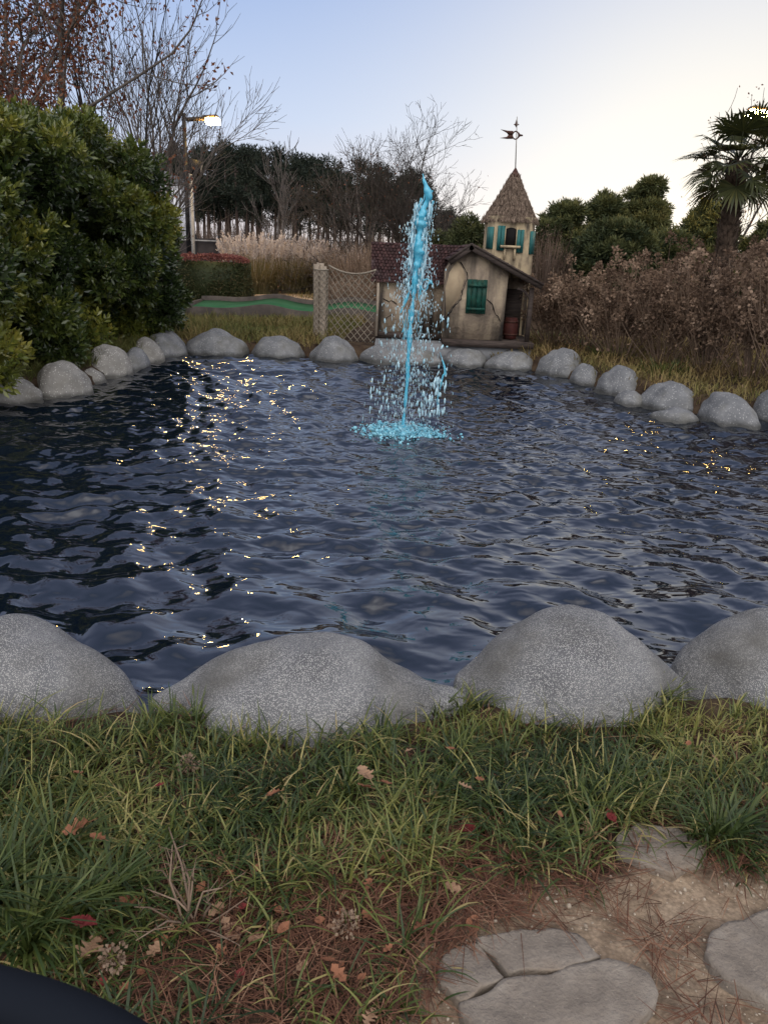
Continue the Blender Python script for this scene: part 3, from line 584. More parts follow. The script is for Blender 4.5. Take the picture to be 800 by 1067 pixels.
# ------------------------------------------------------------------ fountain
YF = FB[1]
ft = thing('fountain_jet', 'turquoise dyed water jet spraying straight up from the pond', 'fountain', FB)
f_ = lambda x, y, dy=0: at_y(x, y, YF+dy)
pxm = 1/806*math.hypot(YF, 1.7)  # metres per pixel at the jet
Z6 = lambda x, y: (340+x/3.333, 160+y/3.333)
core = [(268, 985, 10), (268, 930, 6.5), (275, 850, 7), (281, 780, 7.5), (284, 700, 9), (290, 620, 8.5), (296, 560, 8), (303, 500, 9.5), (303, 470, 11), (306, 440, 10), (310, 410, 10), (315, 385, 13), (318, 355, 19), (320, 325, 21), (320, 300, 17), (322, 270, 14), (328, 240, 16), (333, 215, 19), (340, 190, 15), (347, 170, 12), (354, 150, 13), (351, 130, 12), (345, 112, 10), (339, 95, 9), (336, 80, 6), (334, 70, 2)]
def jet_tube(mb, pts, n=18, seed=0, wob=.22, t=.3):
    P = np.array([f_(*Z6(x, y)) for x, y, r in pts]); r = np.array([q[2]/3.333*pxm*(.72 if len(pts) > 12 else .65) for q in pts])
    k = max(12, len(pts)*5); u = np.linspace(0, len(pts)-1, k); P2_ = np.stack([np.interp(u, range(len(pts)), P[:, i]) for i in range(3)], -1); r2 = np.interp(u, range(len(pts)), r)
    nn = SN(16, 3, 20, seed); T = np.gradient(P2_, axis=0); T = unit(T)
    A = unit(np.cross(T, [0, 1., 0])); B = np.cross(T, A); a = np.arange(n)*2*math.pi/n
    R3 = r2[:, None, None]*(np.cos(a)[None, :, None]*A[:, None]+np.sin(a)[None, :, None]*B[:, None])
    V = P2_[:, None]+R3; V = V+R3*(nn(V)*wob)[..., None]
    i, j = np.meshgrid(np.arange(k-1), np.arange(n), indexing='ij'); j2 = (j+1) % n
    mb.add(V.reshape(-1, 3), np.stack([i*n+j, i*n+j2, (i+1)*n+j2, (i+1)*n+j], -1).reshape(-1, 4), t)
cp0 = np.array([Z6(x, y) for x, y, r in core])
def core_x0(y): return np.interp(y, cp0[::-1, 1], cp0[::-1, 0])
mb = MB(); jet_tube(mb, core, seed=4, wob=.3, t=.15)
for q in ([(303, 455, 7), (292, 470, 7), (280, 500, 6), (268, 530, 5), (257, 553, 3)], [(308, 455, 9), (325, 462, 10), (340, 478, 8), (350, 470, 6), (352, 455, 7), (362, 443, 9), (368, 455, 4)], [(356, 150, 7), (364, 138, 5), (369, 128, 3)], [(335, 440, 5), (350, 436, 5), (362, 442, 4)],
          [(388, 880, 5), (386, 850, 4), (398, 800, 3), (405, 770, 4), (412, 765, 5), (410, 740, 3), (402, 715, 2), (394, 690, 2)]):
    jet_tube(mb, q, 10, 7, .35, .45)
for k in range(46):   # thin ragged strands torn off the column
    y0 = rng.uniform(200, 330); n_ = rng.integers(3, 6); sd_ = rng.choice([-1, 1]); x_ = rng.uniform(1.5, 8)
    pts = [((core_x0(y0+q*rng.uniform(4, 8))+sd_*(x_+q*rng.uniform(-.3, .7))-340)*3.333, (y0+q*6-160)*3.333, rng.uniform(1.2, 3.2)*(1-q/n_*.6)) for q in range(n_)]
    jet_tube(mb, pts, 6, k, .5, rng.uniform(.2, 1))
mb.build('water_column', MT['jet'], ft, smooth=True)
# ragged sheath, threads and drops
mb = MB(); bv, bf = ICO1
def drops(px, py, dy, rx, rz, t, tilt=.15):
    P = np.array([f_(a, b, c) for a, b, c in zip(px, py, dy)]); N = len(P)
    ax = np.stack([rng.normal(0, tilt, N), rng.normal(0, tilt, N), np.ones(N)], -1)
    mb.inst(bv, bf, P, rotmats(ax), np.stack([rx, rx, rz], -1)*pxm, t)
cp = np.array([Z6(x, y) for x, y, r in core])
def core_x(y): return np.interp(y, cp[::-1, 1], cp[::-1, 0])
N = 620; y = rng.uniform(208, 320, N); side = rng.choice([-1, 1], N); off = rng.gamma(2.0, 2.3, N)+5.5; w_ = np.interp(y, [205, 250, 320], [.7, 1.1, 1.2])
drops(core_x(y)+side*off*w_, y, rng.normal(0, .05, N), rng.uniform(.2, .55, N), rng.uniform(.4, 3.2, N)*rng.uniform(.4, 1, N), rng.uniform(.3, 1, N), .2)
N = 160; y = rng.uniform(215, 300, N); side = rng.choice([-1, 1], N)
drops(core_x(y)+side*rng.uniform(3, 9, N), y, rng.normal(0, .04, N), rng.uniform(.5, 1.1, N), rng.uniform(2, 8, N), rng.uniform(.2, .8, N), .12)
N = 1600; y = 270+190*rng.random(N)**.75; sp = np.interp(y, [270, 330, 400, 460], [16, 28, 33, 36]); mu = np.interp(y, [270, 330, 460], [434, 430, 424])
drops(mu+sp*np.clip(rng.normal(0, .55, N), -1.35, 1.35), y, rng.normal(0, .22, N), rng.uniform(.12, .36, N), rng.uniform(.4, 2.8, N), rng.uniform(.3, 1, N), .12)
N = 70; y = rng.uniform(330, 430, N)   # heavier drops
drops(np.interp(y, [330, 430], [432, 428])+rng.uniform(-34, 36, N), y, rng.normal(0, .2, N), rng.uniform(.7, 1.3, N), rng.uniform(1, 3.6, N), rng.uniform(.3, .8, N), .12)
N = 60; y = rng.uniform(395, 435, N)
drops(rng.choice([392, 440, 447, 455, 461], N)+rng.normal(0, 3, N), y, rng.normal(0, .15, N), rng.uniform(.5, 1.2, N), rng.uniform(2, 5.5, N), rng.uniform(.4, 1, N), .08)
mb.build('spray', MT['spray'], ft, smooth=True, kind='stuff')
mb = MB(); N = 4800; a = rng.random(N)*2*math.pi; r_ = .42*np.abs(rng.normal(0, .42, N)); P = np.stack([FB[0]+r_*np.cos(a)*1.15, YF+r_*np.sin(a), WZ+.0+np.maximum(0, rng.normal(.0, .025, N))*(1-r_)], -1)
s_ = rng.gamma(2, .0022, N)+.0015; mb.inst(ICO1[0], ICO1[1], P, rotmats(rng.normal(0, 1, (N, 3))), np.stack([s_*rng.uniform(.6, 2, N), s_*rng.uniform(.6, 1.6, N), s_*rng.uniform(.6, 2.2, N)], -1), rng.uniform(.2, 1, N))
# churned skin of dyed water
n = 44; xs_ = np.linspace(-1, 1, n); X, Y_ = np.meshgrid(xs_, xs_, indexing='ij'); cn = SN(20, 1.5, 7, 21, 2); G = np.stack([X, Y_], -1)
edge = np.hypot(X, Y_)+.16*cn(G); Zz = WZ-.02+.055*np.clip(1-edge*1.5, -1, 1)+.016*SN(24, 2, 9, 22, 2)(G)
i, j = np.meshgrid(np.arange(n-1), np.arange(n-1), indexing='ij'); kp = (edge[:-1, :-1]+.35*SN(24, 2.5, 9, 23, 2)(G)[:-1, :-1] < .62)
V = np.stack([FB[0]+X*.42, YF+Y_*.36, Zz], -1).reshape(-1, 3); mb.add(V, np.stack([i*n+j, (i+1)*n+j, (i+1)*n+j+1, i*n+j+1], -1)[kp].reshape(-1, 4), np.clip(.5+.4*cn(G), 0, 1).ravel())
mb.build('foam', MT['foam'], ft, smooth=True, kind='stuff')

# ------------------------------------------------------------------ crowns from lumps
def lump_points(C, Rr, n, inner=.8, lo=.7):
    C = np.asarray(C, float); Rr = np.asarray(Rr, float)
    if Rr.ndim == 1: Rr = np.repeat(Rr[:, None], 3, 1)
    w = (Rr.prod(1))**(2/3); idx = rng.choice(len(C), n*3, p=w/w.sum()); d = unit(rng.standard_normal((n*3, 3)))
    P = C[idx]+d*Rr[idx]*rng.uniform(lo, 1.03, n*3)[:, None]
    q = ((P[:, None]-C[None])/Rr[None]); q = np.linalg.norm(q, axis=2); q[np.arange(len(P)), idx] = 9
    ok = q.min(1) > inner; return P[ok][:n], unit(d/Rr[idx])[ok][:n], idx[ok][:n]
def shoot_mesh(nl, L, W, spread=.9):
    """one leafy shoot along +Z"""
    mb = MB(); st = rng.bit_generator.state
    a = np.arange(nl)*2.4; h = np.linspace(-.5, .6, nl)*L; el = np.linspace(spread+.3, spread*.45, nl)
    P = np.stack([0*a, 0*a, h], -1); D = np.stack([np.sin(el)*np.cos(a), np.sin(el)*np.sin(a), np.cos(el)], -1)
    leaf_cards(mb, P, D, L, W, .5, .2); return np.concatenate(mb.v), np.concatenate(mb.f)
def ell_core(mb, C, Rr, k, t=.1):
    C = np.asarray(C); Rr = np.asarray(Rr)
    if Rr.ndim == 1: Rr = np.repeat(Rr[:, None], 3, 1)
    mb.inst(ICO2[0], ICO2[1], C, np.repeat(np.eye(3)[None], len(C), 0), Rr*k, np.full(len(C), t))
SH = [shoot_mesh(9, .088, .038), shoot_mesh(7, .10, .042, .8), shoot_mesh(8, .08, .035, 1.0)]
def big_shrub(cx, cy, r, h, n, label):
    C, Rr = [], []
    for k in range(64):
        z = rng.uniform(.25, h-.3); pr = r*math.sqrt(max(.05, 1-((z-h*.42)/(h*.66))**4)); a = rng.random()*6.283; q = rng.uniform(.55, .95)
        C.append((cx+pr*q*math.cos(a), cy+pr*q*math.sin(a), z)); Rr.append(rng.uniform(.2, .45))
    for k in range(14): C.append((cx+rng.normal(0, r*.3), cy+rng.normal(0, r*.3), h-rng.uniform(.2, .5))); Rr.append(rng.uniform(.25, .4))
    for k in range(26): a = rng.random()*6.28; q = r*rng.uniform(.1, .6); C.append((cx+q*math.cos(a), cy+q*math.sin(a), rng.uniform(.3, h-.5))); Rr.append(rng.uniform(.3, .45))
    C = np.array(C); Rr = np.array(Rr); P, Nn, idx = lump_points(C, Rr, n, .62, .5)
    ok = P[:, 2] > .06; P, Nn, idx = P[ok], Nn[ok], idx[ok]
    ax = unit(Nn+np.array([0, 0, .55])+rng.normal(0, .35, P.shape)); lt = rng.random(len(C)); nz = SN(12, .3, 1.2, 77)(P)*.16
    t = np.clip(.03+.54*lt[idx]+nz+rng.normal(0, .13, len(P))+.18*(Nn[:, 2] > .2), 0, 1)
    b = thing('evergreen_shrub', label, 'shrub', (cx, cy, 0), 'tall evergreen shrubs on the left bank'); mb = MB()
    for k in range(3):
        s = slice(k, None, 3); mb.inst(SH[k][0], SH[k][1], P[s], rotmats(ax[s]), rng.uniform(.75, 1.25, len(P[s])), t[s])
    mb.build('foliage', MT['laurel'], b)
    mb = MB()
    for k in range(5): a = k*1.3; mb.tube([(cx+.1*math.cos(a), cy+.1*math.sin(a), -.1), (cx+.35*math.cos(a), cy+.35*math.sin(a), h*.4), (cx+.6*math.cos(a), cy+.5*math.sin(a), h*.7)], [.05, .035, .015], 6)
    mb.build('stem', MT['bark_d'], b)
big_shrub(-5.35, 7.9, 1.45, 2.7, 15000, 'tall glossy evergreen shrub nearest the viewer, cut off by the left photo edge')
big_shrub(-5.35, 9.9, 1.5, 2.85, 15000, 'tall glossy evergreen shrub, second along the left bank, above the pale boulders')
big_shrub(-4.9, 11.9, 1.4, 3.15, 13000, 'tall glossy evergreen shrub, third along the left bank, beneath the rusty oak')
big_shrub(-4.65, 13.4, 1.05, 2.4, 10500, 'glossy evergreen shrub ending the left bank row, next to the lamp post')

# ------------------------------------------------------------------ bare trees
def grow(mb, p, d, L, r, lev, maxlev, o, tips, sides=6):
    n = 4 if lev < maxlev else 3
    pts = [np.array(p)]; dd = unit(np.array(d, float))
    for k in range(n):
        dd = unit(dd+rng.normal(0, o.get('wob', .12), 3)+np.array([0, 0, o.get('up', .05)])); pts.append(pts[-1]+dd*L/n)
    r1 = r*o.get('taper', .6); mb.tube(pts, np.linspace(r, max(r1, o['rmin']*.6), n+1), max(3, sides), t=rng.random(), cap=False)
    if lev >= maxlev: tips.append((pts[-1], dd)); tips.append((pts[1], dd)); return
    nb = o['nb'][min(lev, len(o['nb'])-1)]; az0 = rng.random()*6.28
    for k in range(nb):
        last = k == 0
        q = n if last else rng.integers(1, n+1); ang = rng.uniform(*o['ang'])*(.5 if last else 1)
        az = az0+k*2.4+rng.normal(0, .3); a1 = unit(np.cross(dd, [0.1, .2, 1.])); a2 = np.cross(dd, a1)
        nd = unit(dd*math.cos(ang)+(a1*math.cos(az)+a2*math.sin(az))*math.sin(ang))
        grow(mb, pts[q], nd, L*rng.uniform(*o['len']), max(o['rmin'], r1*(1 if last else rng.uniform(.55, .85))), lev+1, maxlev, o, tips, sides-1)
def bare_tree(px, pyb, Y, stems, o, label, m='bark_d', lmat=None, leafn=0, lsize=.05, lt=(0, 1), name='bare_tree', lev=5, cat='tree', zbase=0):
    global rng
    rng = np.random.default_rng(o.get('seed', int(px)))
    b = at_y(px, pyb, Y); b[2] = zbase
    tr = thing(name, label, cat, b); mb = MB(); tips = []
    for d, L, r in stems: grow(mb, b+np.array([rng.normal(0, .05), rng.normal(0, .05), 0]), d, L, r, 0, lev, o, tips, 8)
    mb.build('trunk', MT[m], tr)
    if leafn:
        idx = rng.choice(len(tips), leafn); P = np.array([tips[k][0] for k in idx])+rng.normal(0, o.get('lj', .12), (leafn, 3)); D = rng.normal(0, 1, (leafn, 3))+np.array([0, 0, -.6])
        mb = MB(); leaf_cards(mb, P, D, rng.uniform(.7, 1.2, leafn)*lsize, rng.uniform(.45, .7, leafn)*lsize, rng.uniform(*lt, leafn)); mb.build('foliage', MT[lmat or 'oakleaf'], tr)
    return tr
# wide multi-stemmed tree behind the cottage
bare_tree(405, 262, 27, [((-.12, 0, 1), 1.95, .09), ((.2, .1, 1), 2.0, .08), ((-.75, .1, 1), 2.0, .07), ((.8, -.1, 1), 2.0, .07), ((.4, .1, 1), 2.0, .06)], dict(nb=[4, 4, 4, 3, 3, 2], ang=(.35, .85), len=(.56, .78), rmin=.006, wob=.13, up=.02, lj=.1, seed=8), 'wide many-stemmed bare tree rising behind the cottage and the fountain', 'bark_d', 'oakleaf', 300, .07, lev=6)
bare_tree(291, 250, 52, [((-.1, 0, 1), 3.0, .11), ((.18, 0, 1), 2.9, .10)], dict(nb=[3, 4, 3, 3], ang=(.25, .55), len=(.55, .78), rmin=.016, wob=.09, up=.06), 'slender pale bare tree standing in front of the dark pines', 'bark_g', lev=4)
bare_tree(375, 250, 46, [((.1, 0, 1), 3.0, .10), ((-.25, 0, 1), 2.6, .08)], dict(nb=[3, 3, 3, 3], ang=(.3, .6), len=(.55, .78), rmin=.014, wob=.1, up=.05), 'pale low forked bare tree among pampas grass and pines', 'bark_g', lev=4)
bare_tree(160, 262, 21, [((.0, 0, 1), 2.7, .09), ((.12, 0, 1), 2.6, .07)], dict(nb=[6, 5, 4, 3, 2], ang=(.25, .75), len=(.55, .76), rmin=.006, wob=.05, up=.04, seed=4), 'airy bare tree with long upswept twigs behind the lamp post', 'bark_g', 'oakleaf', 100, .07, lev=5)
bare_tree(118, 262, 17, [((.05, 0, 1), 2.5, .06), ((-.2, 0, 1), 2.5, .05)], dict(nb=[4, 4, 3, 3], ang=(.2, .5), len=(.6, .85), rmin=.006, wob=.07, up=.04, lj=.1), 'thin tree with sparse dark leaves between oak and lamp post', 'bark_d', 'oakleaf', 420, .075, lev=4)
# rusty oak, upper left
bare_tree(18, 262, 13.5, [((-.03, 0, 1), 5.8, .085), ((.25, .1, 1), 4.6, .06)], dict(nb=[12, 6, 4, 4, 2], ang=(.6, 1.1), len=(.26, .5), rmin=.006, wob=.09, up=.07, lj=.13, seed=5), 'oak holding rusty brown leaves above the evergreen shrubs', 'bark_g', 'oakleaf', 9500, .08, lev=5, name='oak_tree')
bare_tree(698, 268, 26, [((.08, 0, 1), 2.6, .09)], dict(nb=[4, 4, 3, 3], ang=(.25, .7), len=(.55, .8), rmin=.009, wob=.12, up=.05, lj=.1), 'leaning bare tree with a few dark leaves left of the palm', 'bark_d', 'oakleaf', 330, .08, lev=4)
bare_tree(748, 268, 31, [((.1, 0, 1), 2.6, .08), ((-.2, 0, 1), 2.4, .06)], dict(nb=[4, 4, 3, 3], ang=(.3, .7), len=(.55, .8), rmin=.010, wob=.12, up=.05, lj=.1), 'faint bare tree seen behind the palm trunk', 'bark_d', 'oakleaf', 200, .08, lev=4)
bare_tree(462, 262, 33, [((.0, 0, 1), 1.5, .06), ((.3, 0, 1), 1.4, .05), ((-.3, 0, 1), 1.4, .05)], dict(nb=[4, 4, 3, 3], ang=(.3, .7), len=(.55, .8), rmin=.010, wob=.14, up=.05), 'low scrubby bare tree left of the cottage tower', 'bark_g', lev=4)

# ------------------------------------------------------------------ evergreens on the right
ND = shoot_mesh(10, .16, .035, .9)
def evergreen(px, ptop, w_px, Y, label, tint=0., n=4800, name='cedar_tree', flat=.5):
    b = at_y(px, 270, Y); top = at_y(px, ptop, Y)[2]; w = w_px/806*Y/2*1.18; b[2] = 0
    tr = thing(name, label, 'tree', b, 'evergreens right of the cottage'); C, Rr = [], []
    for k in range(70):
        z = rng.uniform(.5, top-.15); pr = w*(1-((z-.3*top)/(top*.85))**2 if z > .3*top else 1); a = rng.random()*6.28; q = rng.uniform(.3, 1)
        rr = rng.uniform(.16, .42)*w/1.1; C.append((b[0]+pr*q*math.cos(a)*.9, Y+pr*q*math.sin(a)*.9, z)); Rr.append((rr, rr, rr*flat))
    C.append((b[0], Y, top-.2)); Rr.append((.25, .25, .2)); C = np.array(C); Rr = np.array(Rr)
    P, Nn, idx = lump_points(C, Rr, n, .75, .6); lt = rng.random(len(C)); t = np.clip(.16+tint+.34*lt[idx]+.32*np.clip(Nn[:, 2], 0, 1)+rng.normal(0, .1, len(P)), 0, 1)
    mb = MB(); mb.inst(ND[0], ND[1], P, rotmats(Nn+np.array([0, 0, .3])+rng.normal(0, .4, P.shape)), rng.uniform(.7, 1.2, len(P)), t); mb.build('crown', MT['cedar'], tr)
    mb = MB(); mb.tube([(b[0], Y, -.1), (b[0]+.05, Y, top*.5), (b[0], Y, top*.85)], [.12, .08, .03], 7); mb.build('trunk', MT['bark_d'], tr)
evergreen(585, 212, 62, 24, 'dark dense evergreen directly right of the tower', -.05)
evergreen(622, 203, 56, 26, 'middle-height evergreen with layered tops between the dark and the tall one', .05)
evergreen(663, 188, 52, 27, 'tallest yellow-green evergreen right of the cottage', .18)
evergreen(640, 232, 70, 20, 'low dark evergreen filling the gap above the dried hydrangeas', -.03, 4200)
evergreen(727, 212, 62, 23, 'rounded evergreen just left of the palm trunk', .08)
evergreen(800, 232, 50, 24, 'evergreen at the right photo edge beyond the palm', -.0)
evergreen(690, 240, 60, 21, 'low evergreen below the leaning bare tree', 0., 3800)
evergreen(486, 226, 44, 24, 'small dark holly bush showing left of the cottage tower', .0, 1800, 'holly_bush', .8)
evergreen(455, 246, 44, 26, 'low dark bush behind the cottage roof ridge', .0, 1500, 'holly_bush', .8)
# ------------------------------------------------------------------ palm
PB = at_y(757, 262, 13.6); PB[2] = 0; PT = at_y(769, 168, 13.6)
pm = thing('palm_tree', 'windmill palm with a shaggy leaning trunk at right', 'palm', PB)
mb = MB(); k = 16; u = np.linspace(0, 1, k)[:, None]; pts = PB+(PT-PB)*u; pts[0, 2] = -.1; mb.tube(pts, .15+.02*rng.standard_normal(k)*.6, 12)
N = 1500; t = rng.random(N); a = rng.random(N)*6.28; c = PB+(PT-PB)*t[:, None]; o_ = np.stack([np.cos(a), np.sin(a), 0*a], -1)
leaf_cards(mb, c+o_*.14, o_*.55+np.array([0, 0, .9])+rng.normal(0, .25, (N, 3)), rng.uniform(.06, .16, N), rng.uniform(.012, .03, N), rng.random(N)); mb.build('trunk', MT['palmtrunk'], pm)
for q in range(30):
    az = q*2.399+rng.normal(0, .15); el = np.interp(q, [0, 29], [1.25, -.75])+rng.normal(0, .1)
    d = np.array([math.cos(az)*math.cos(el), math.sin(az)*math.cos(el), math.sin(el)]); L = rng.uniform(.34, .56)
    st = PT+d*.06; mid = st+d*L*.5; en = st+d*L+np.array([0, 0, -.06]); mb = MB(); mb.tube([st, mid, en], [.014, .011, .009], 5, t=.4)
    dd = unit(en-mid); s1 = unit(np.cross(dd, [0, 0, 1.])); up_ = np.cross(s1, dd); nl = 26; an = np.linspace(-2.0, 2.0, nl)+rng.normal(0, .03, nl)
    D = dd*np.cos(an)[:, None]+s1*np.sin(an)[:, None]+up_*(.12+.1*np.abs(np.sin(an)))[:, None]; Lr = .50*(1-.22*np.abs(an)/2)*rng.uniform(.9, 1.1, nl)
    D = unit(D); m_ = en+D*(Lr*.62)[:, None]; tp = en+D*Lr[:, None]+np.array([0, 0, -1.])*(Lr*rng.uniform(.1, .3, nl))[:, None]
    Sd = unit(np.cross(D, up_)); w = .021
    V = np.stack([en-Sd*.004, en+Sd*.004, m_+Sd*w, m_-Sd*w, tp], 1).reshape(-1, 3); kk = (np.arange(nl)*5)[:, None]
    tv = np.repeat(np.clip(rng.normal(.45, .2, nl), 0, 1), 5); mb.add(V, np.concatenate([kk+[0, 1, 2], kk+[0, 2, 3], kk+[3, 2, 4]]), tv); mb.build('frond', MT['palm'], pm)
# ------------------------------------------------------------------ hydrangeas
def head_mesh():
    mb = MB(); n = 46; d = unit(rng.standard_normal((n, 3))); z = rng.uniform(-.5, 1, n); P = np.stack([d[:, 0]*(1-z*.55)*.75, d[:, 1]*(1-z*.55)*.75, z*1.15], -1)
    leaf_cards(mb, P*.9, d+rng.normal(0, .6, (n, 3)), .42, .36, .5, .1); return np.concatenate(mb.v), np.concatenate(mb.f)
HM = [head_mesh() for _ in range(3)]
def hydrangea(px, Y, w, h, nh, label, tint=0., nst=46, base_z=0):
    b = at_y(px, 300, Y); b[2] = base_z; t_ = thing('hydrangea_bush', label, 'shrub', b, 'dried hydrangeas along the right bank'); ms = MB(); mh = MB(); hp, ax = [], []
    for k in range(nst):
        a = rng.random()*6.28; q = math.sqrt(rng.random()); lean = q*w*.5; x, y = math.cos(a)*lean, math.sin(a)*lean*.9; hh = h*(1-.25*q*q)*rng.uniform(.5, 1.08)
        p0 = b+np.array([x*.25, y*.25, 0]); p1 = b+np.array([x*.7, y*.7, hh*.55])+rng.normal(0, .03, 3); p2 = b+np.array([x, y, hh])
        ms.tube([p0, p1, p2], [.008, .006, .004], 4, t=rng.random(), cap=False)
        for s in range(3):
            u = rng.uniform(.35, .95); c = p0+(p2-p0)*u; e = c+np.array([rng.normal(0, .12), rng.normal(0, .12), rng.uniform(.06, .22)]); ms.tube([c, e], [.004, .003], 3, t=rng.random(), cap=False)
            hp.append(e); ax.append(e-c)
        hp.append(p2); ax.append(p2-p1)
    sel = rng.choice(len(hp), min(nh, len(hp)), replace=False); P = np.array(hp)[sel]; A = unit(np.array(ax)[sel])+rng.normal(0, .25, (len(sel), 3))
    for k in range(3):
        s = slice(k, None, 3); mh.inst(HM[k][0], HM[k][1], P[s], rotmats(A[s]), rng.uniform(.07, .14, len(P[s])), np.clip(rng.normal(.42+tint, .22, len(P[s])), 0, 1))
    n = 300; a = rng.random(n)*6.28; q = np.sqrt(rng.random(n))*w*.5; P = b+np.stack([np.cos(a)*q, np.sin(a)*q, rng.random(n)**1.0*h*.85*(1-.3*(q/(w*.5))**2)], -1)
    leaf_cards(mh, P, rng.normal(0, 1, (n, 3))+[0, 0, -.3], rng.uniform(.03, .09, n), rng.uniform(.02, .05, n), np.clip(rng.normal(.3+tint, .2, n), 0, 1))
    ms.build('stem', MT['stem'], t_); mh.build('dried_bloom', MT['bloom'], t_)
hydrangea(582, 14.6, 1.5, 1.35, 60, 'dried hydrangea nearest the cottage porch, low with pale heads')
hydrangea(618, 14.0, 1.7, 1.55, 110, 'dried hydrangea behind the first right bank boulders', .05)
hydrangea(655, 13.2, 1.8, 1.6, 120, 'dried hydrangea with pinkish heads under the tallest evergreen', .0)
hydrangea(702, 12.6, 1.9, 1.65, 130, 'dense dried hydrangea above the large domed boulder', -.05)
hydrangea(752, 11.9, 1.9, 1.75, 140, 'tall dried hydrangea in front of the palm trunk', .02)
hydrangea(800, 11.2, 1.9, 1.85, 140, 'tall dried hydrangea cut off by the right photo edge', .05)
hydrangea(850, 10.2, 1.9, 1.8, 140, 'dried hydrangea just beyond the right photo edge', .0)
hydrangea(690, 14.8, 2.2, 1.9, 120, 'dried hydrangea standing back between evergreens and front row', .0)
hydrangea(760, 14.4, 2.2, 2.0, 120, 'rear dried hydrangea around the foot of the palm', -.05)
# ------------------------------------------------------------------ pampas, clipped hedge
def pampas(px, Y, w, h, npl, label, tint=0):
    b = at_y(px, 300, Y); b[2] = 0; t_ = thing('pampas_grass', label, 'ornamental grass', b, 'pampas grass clumps on the far bank')
    n = 1500; mb = MB(); az = rng.random(n)*6.28; r = np.sqrt(rng.random(n))*w*.25; base = b+np.stack([np.cos(az)*r, np.sin(az)*r, 0*r], -1)
    blades(mb, base, az+rng.normal(0, .5, n), np.abs(rng.normal(.08, .12, n)), np.abs(rng.normal(.9, .6, n)), rng.uniform(.7, 1.15, n)*h*.95, rng.uniform(.015, .03, n), 5, np.clip(rng.normal(.45+tint, .2, n), 0, 1)); mb.build('foliage', MT['pampas'], t_)
    mb = MB()
    for k in range(npl):
        a = rng.random()*6.28; q = math.sqrt(rng.random()); hh = h*rng.uniform(.95, 1.32)*(1-.12*q); p0 = b+np.array([math.cos(a)*q*w*.2, math.sin(a)*q*w*.2, 0]); p2 = b+np.array([math.cos(a)*q*w*.52, math.sin(a)*q*w*.5, hh]); 
        mb.tube([p0, (p0+p2)/2, p2], [.01, .008, .005], 3, t=.3, cap=False); m = 60; u = rng.random(m); ax = unit(p2-p0+np.array([rng.normal(.15, .2), 0, 0])*h*.4); L = rng.uniform(.35, .55)
        c = p2+ax*(u*L-.15)[:, None]; leaf_cards(mb, c, ax+rng.normal(0, .42, (m, 3)), rng.uniform(.07, .15, m)*(1.1-u*.5), rng.uniform(.02, .04, m), np.clip(rng.normal(.55, .25, m), 0, 1))
    mb.build('plume', MT['plume'], t_)
for px, Y, w, h, npl, lab, ti in ((254, 27.5, 1.7, 1.3, 46, 'leftmost pampas clump with pale plumes behind the clipped hedge', .1), (268, 27, 2.2, 1.36, 56, 'pampas clump with dense pale plumes, second from left', .05), (298, 27.5, 2.3, 1.36, 56, 'pampas clump behind the tan path, third from left', 0), (325, 28, 2.2, 1.3, 50, 'pampas clump behind the netted post', 0), (350, 29, 2.0, 1.2, 40, 'rightmost pampas clump, lowest and brownest plumes', .15)):
    pampas(px, Y, w, h, npl, lab, ti)
def brush(px, Y, w, h, n, label, m='brush', name='winter_shrub', group='bare brown shrubs on the far bank', lo=0):
    b = at_y(px, 300, Y); b[2] = 0; t_ = thing(name, label, 'shrub', b, group); mb = MB(); az = rng.random(n)*6.28; r = np.sqrt(rng.random(n))*w*.35
    base = b+np.stack([np.cos(az)*r, np.sin(az)*r, 0*r+lo], -1); blades(mb, base, az, np.abs(rng.normal(.1, .2, n)), rng.normal(.35, .5, n), rng.uniform(.5, 1.1, n)*h, rng.uniform(.012, .026, n), 4, rng.random(n))
    k = n*2; a = rng.random(k)*6.28; q = np.sqrt(rng.random(k))*w*.5; P = b+np.stack([np.cos(a)*q, np.sin(a)*q, rng.random(k)*h*(1-.4*(q/(w*.5))**2)], -1); leaf_cards(mb, P, rng.normal(0, 1, (k, 3))+[0, 0, .4], rng.uniform(.05, .12, k), rng.uniform(.012, .03, k), rng.random(k)); mb.build('foliage', MT[m], t_)
brush(374, 24, 2.2, 1.8, 800, 'brown bare shrub between pampas and the cottage roof', 'stem')
brush(396, 25, 2.0, 1.9, 600, 'brown bare shrub behind the left end of the cottage roof', 'stem')
brush(362, 20.5, 1.6, .95, 500, 'low rusty shrub seen through the rope net', 'stem')
brush(566, 21, 1.3, 2.3, 700, 'grey twiggy shrub beside the tower', 'brush')
brush(215, 40, 5, 2.6, 900, 'grey brown thicket behind the lamp post and fence', 'brush')
x0, x1 = at_y(194, 300, 23)[0]-.3, at_y(256, 300, 23)[0]; ztp = at_y(225, 268.5, 23)[2]
hd = thing('clipped_hedge', 'clipped box-shaped hedge with a reddish top, beside the golf lane', 'hedge', ((x0+x1)/2, 23.6, 0)); mb = MB(); n = 9000
P = rng.random((n, 3)); fc = rng.integers(0, 3, n); P[fc == 0, 1] = rng.random((fc == 0).sum())*.08; P[fc == 1, 2] = 1-rng.random((fc == 1).sum())*.06; P[fc == 2, 0] = 1-rng.random((fc == 2).sum())*.05
P = P*np.array([x1-x0, 1.4, ztp])+np.array([x0, 23, 0]); P += .05*np.stack([SN(8, .4, 1.5, 3)(P)]*3, -1)
top = P[:, 2] > ztp*.90
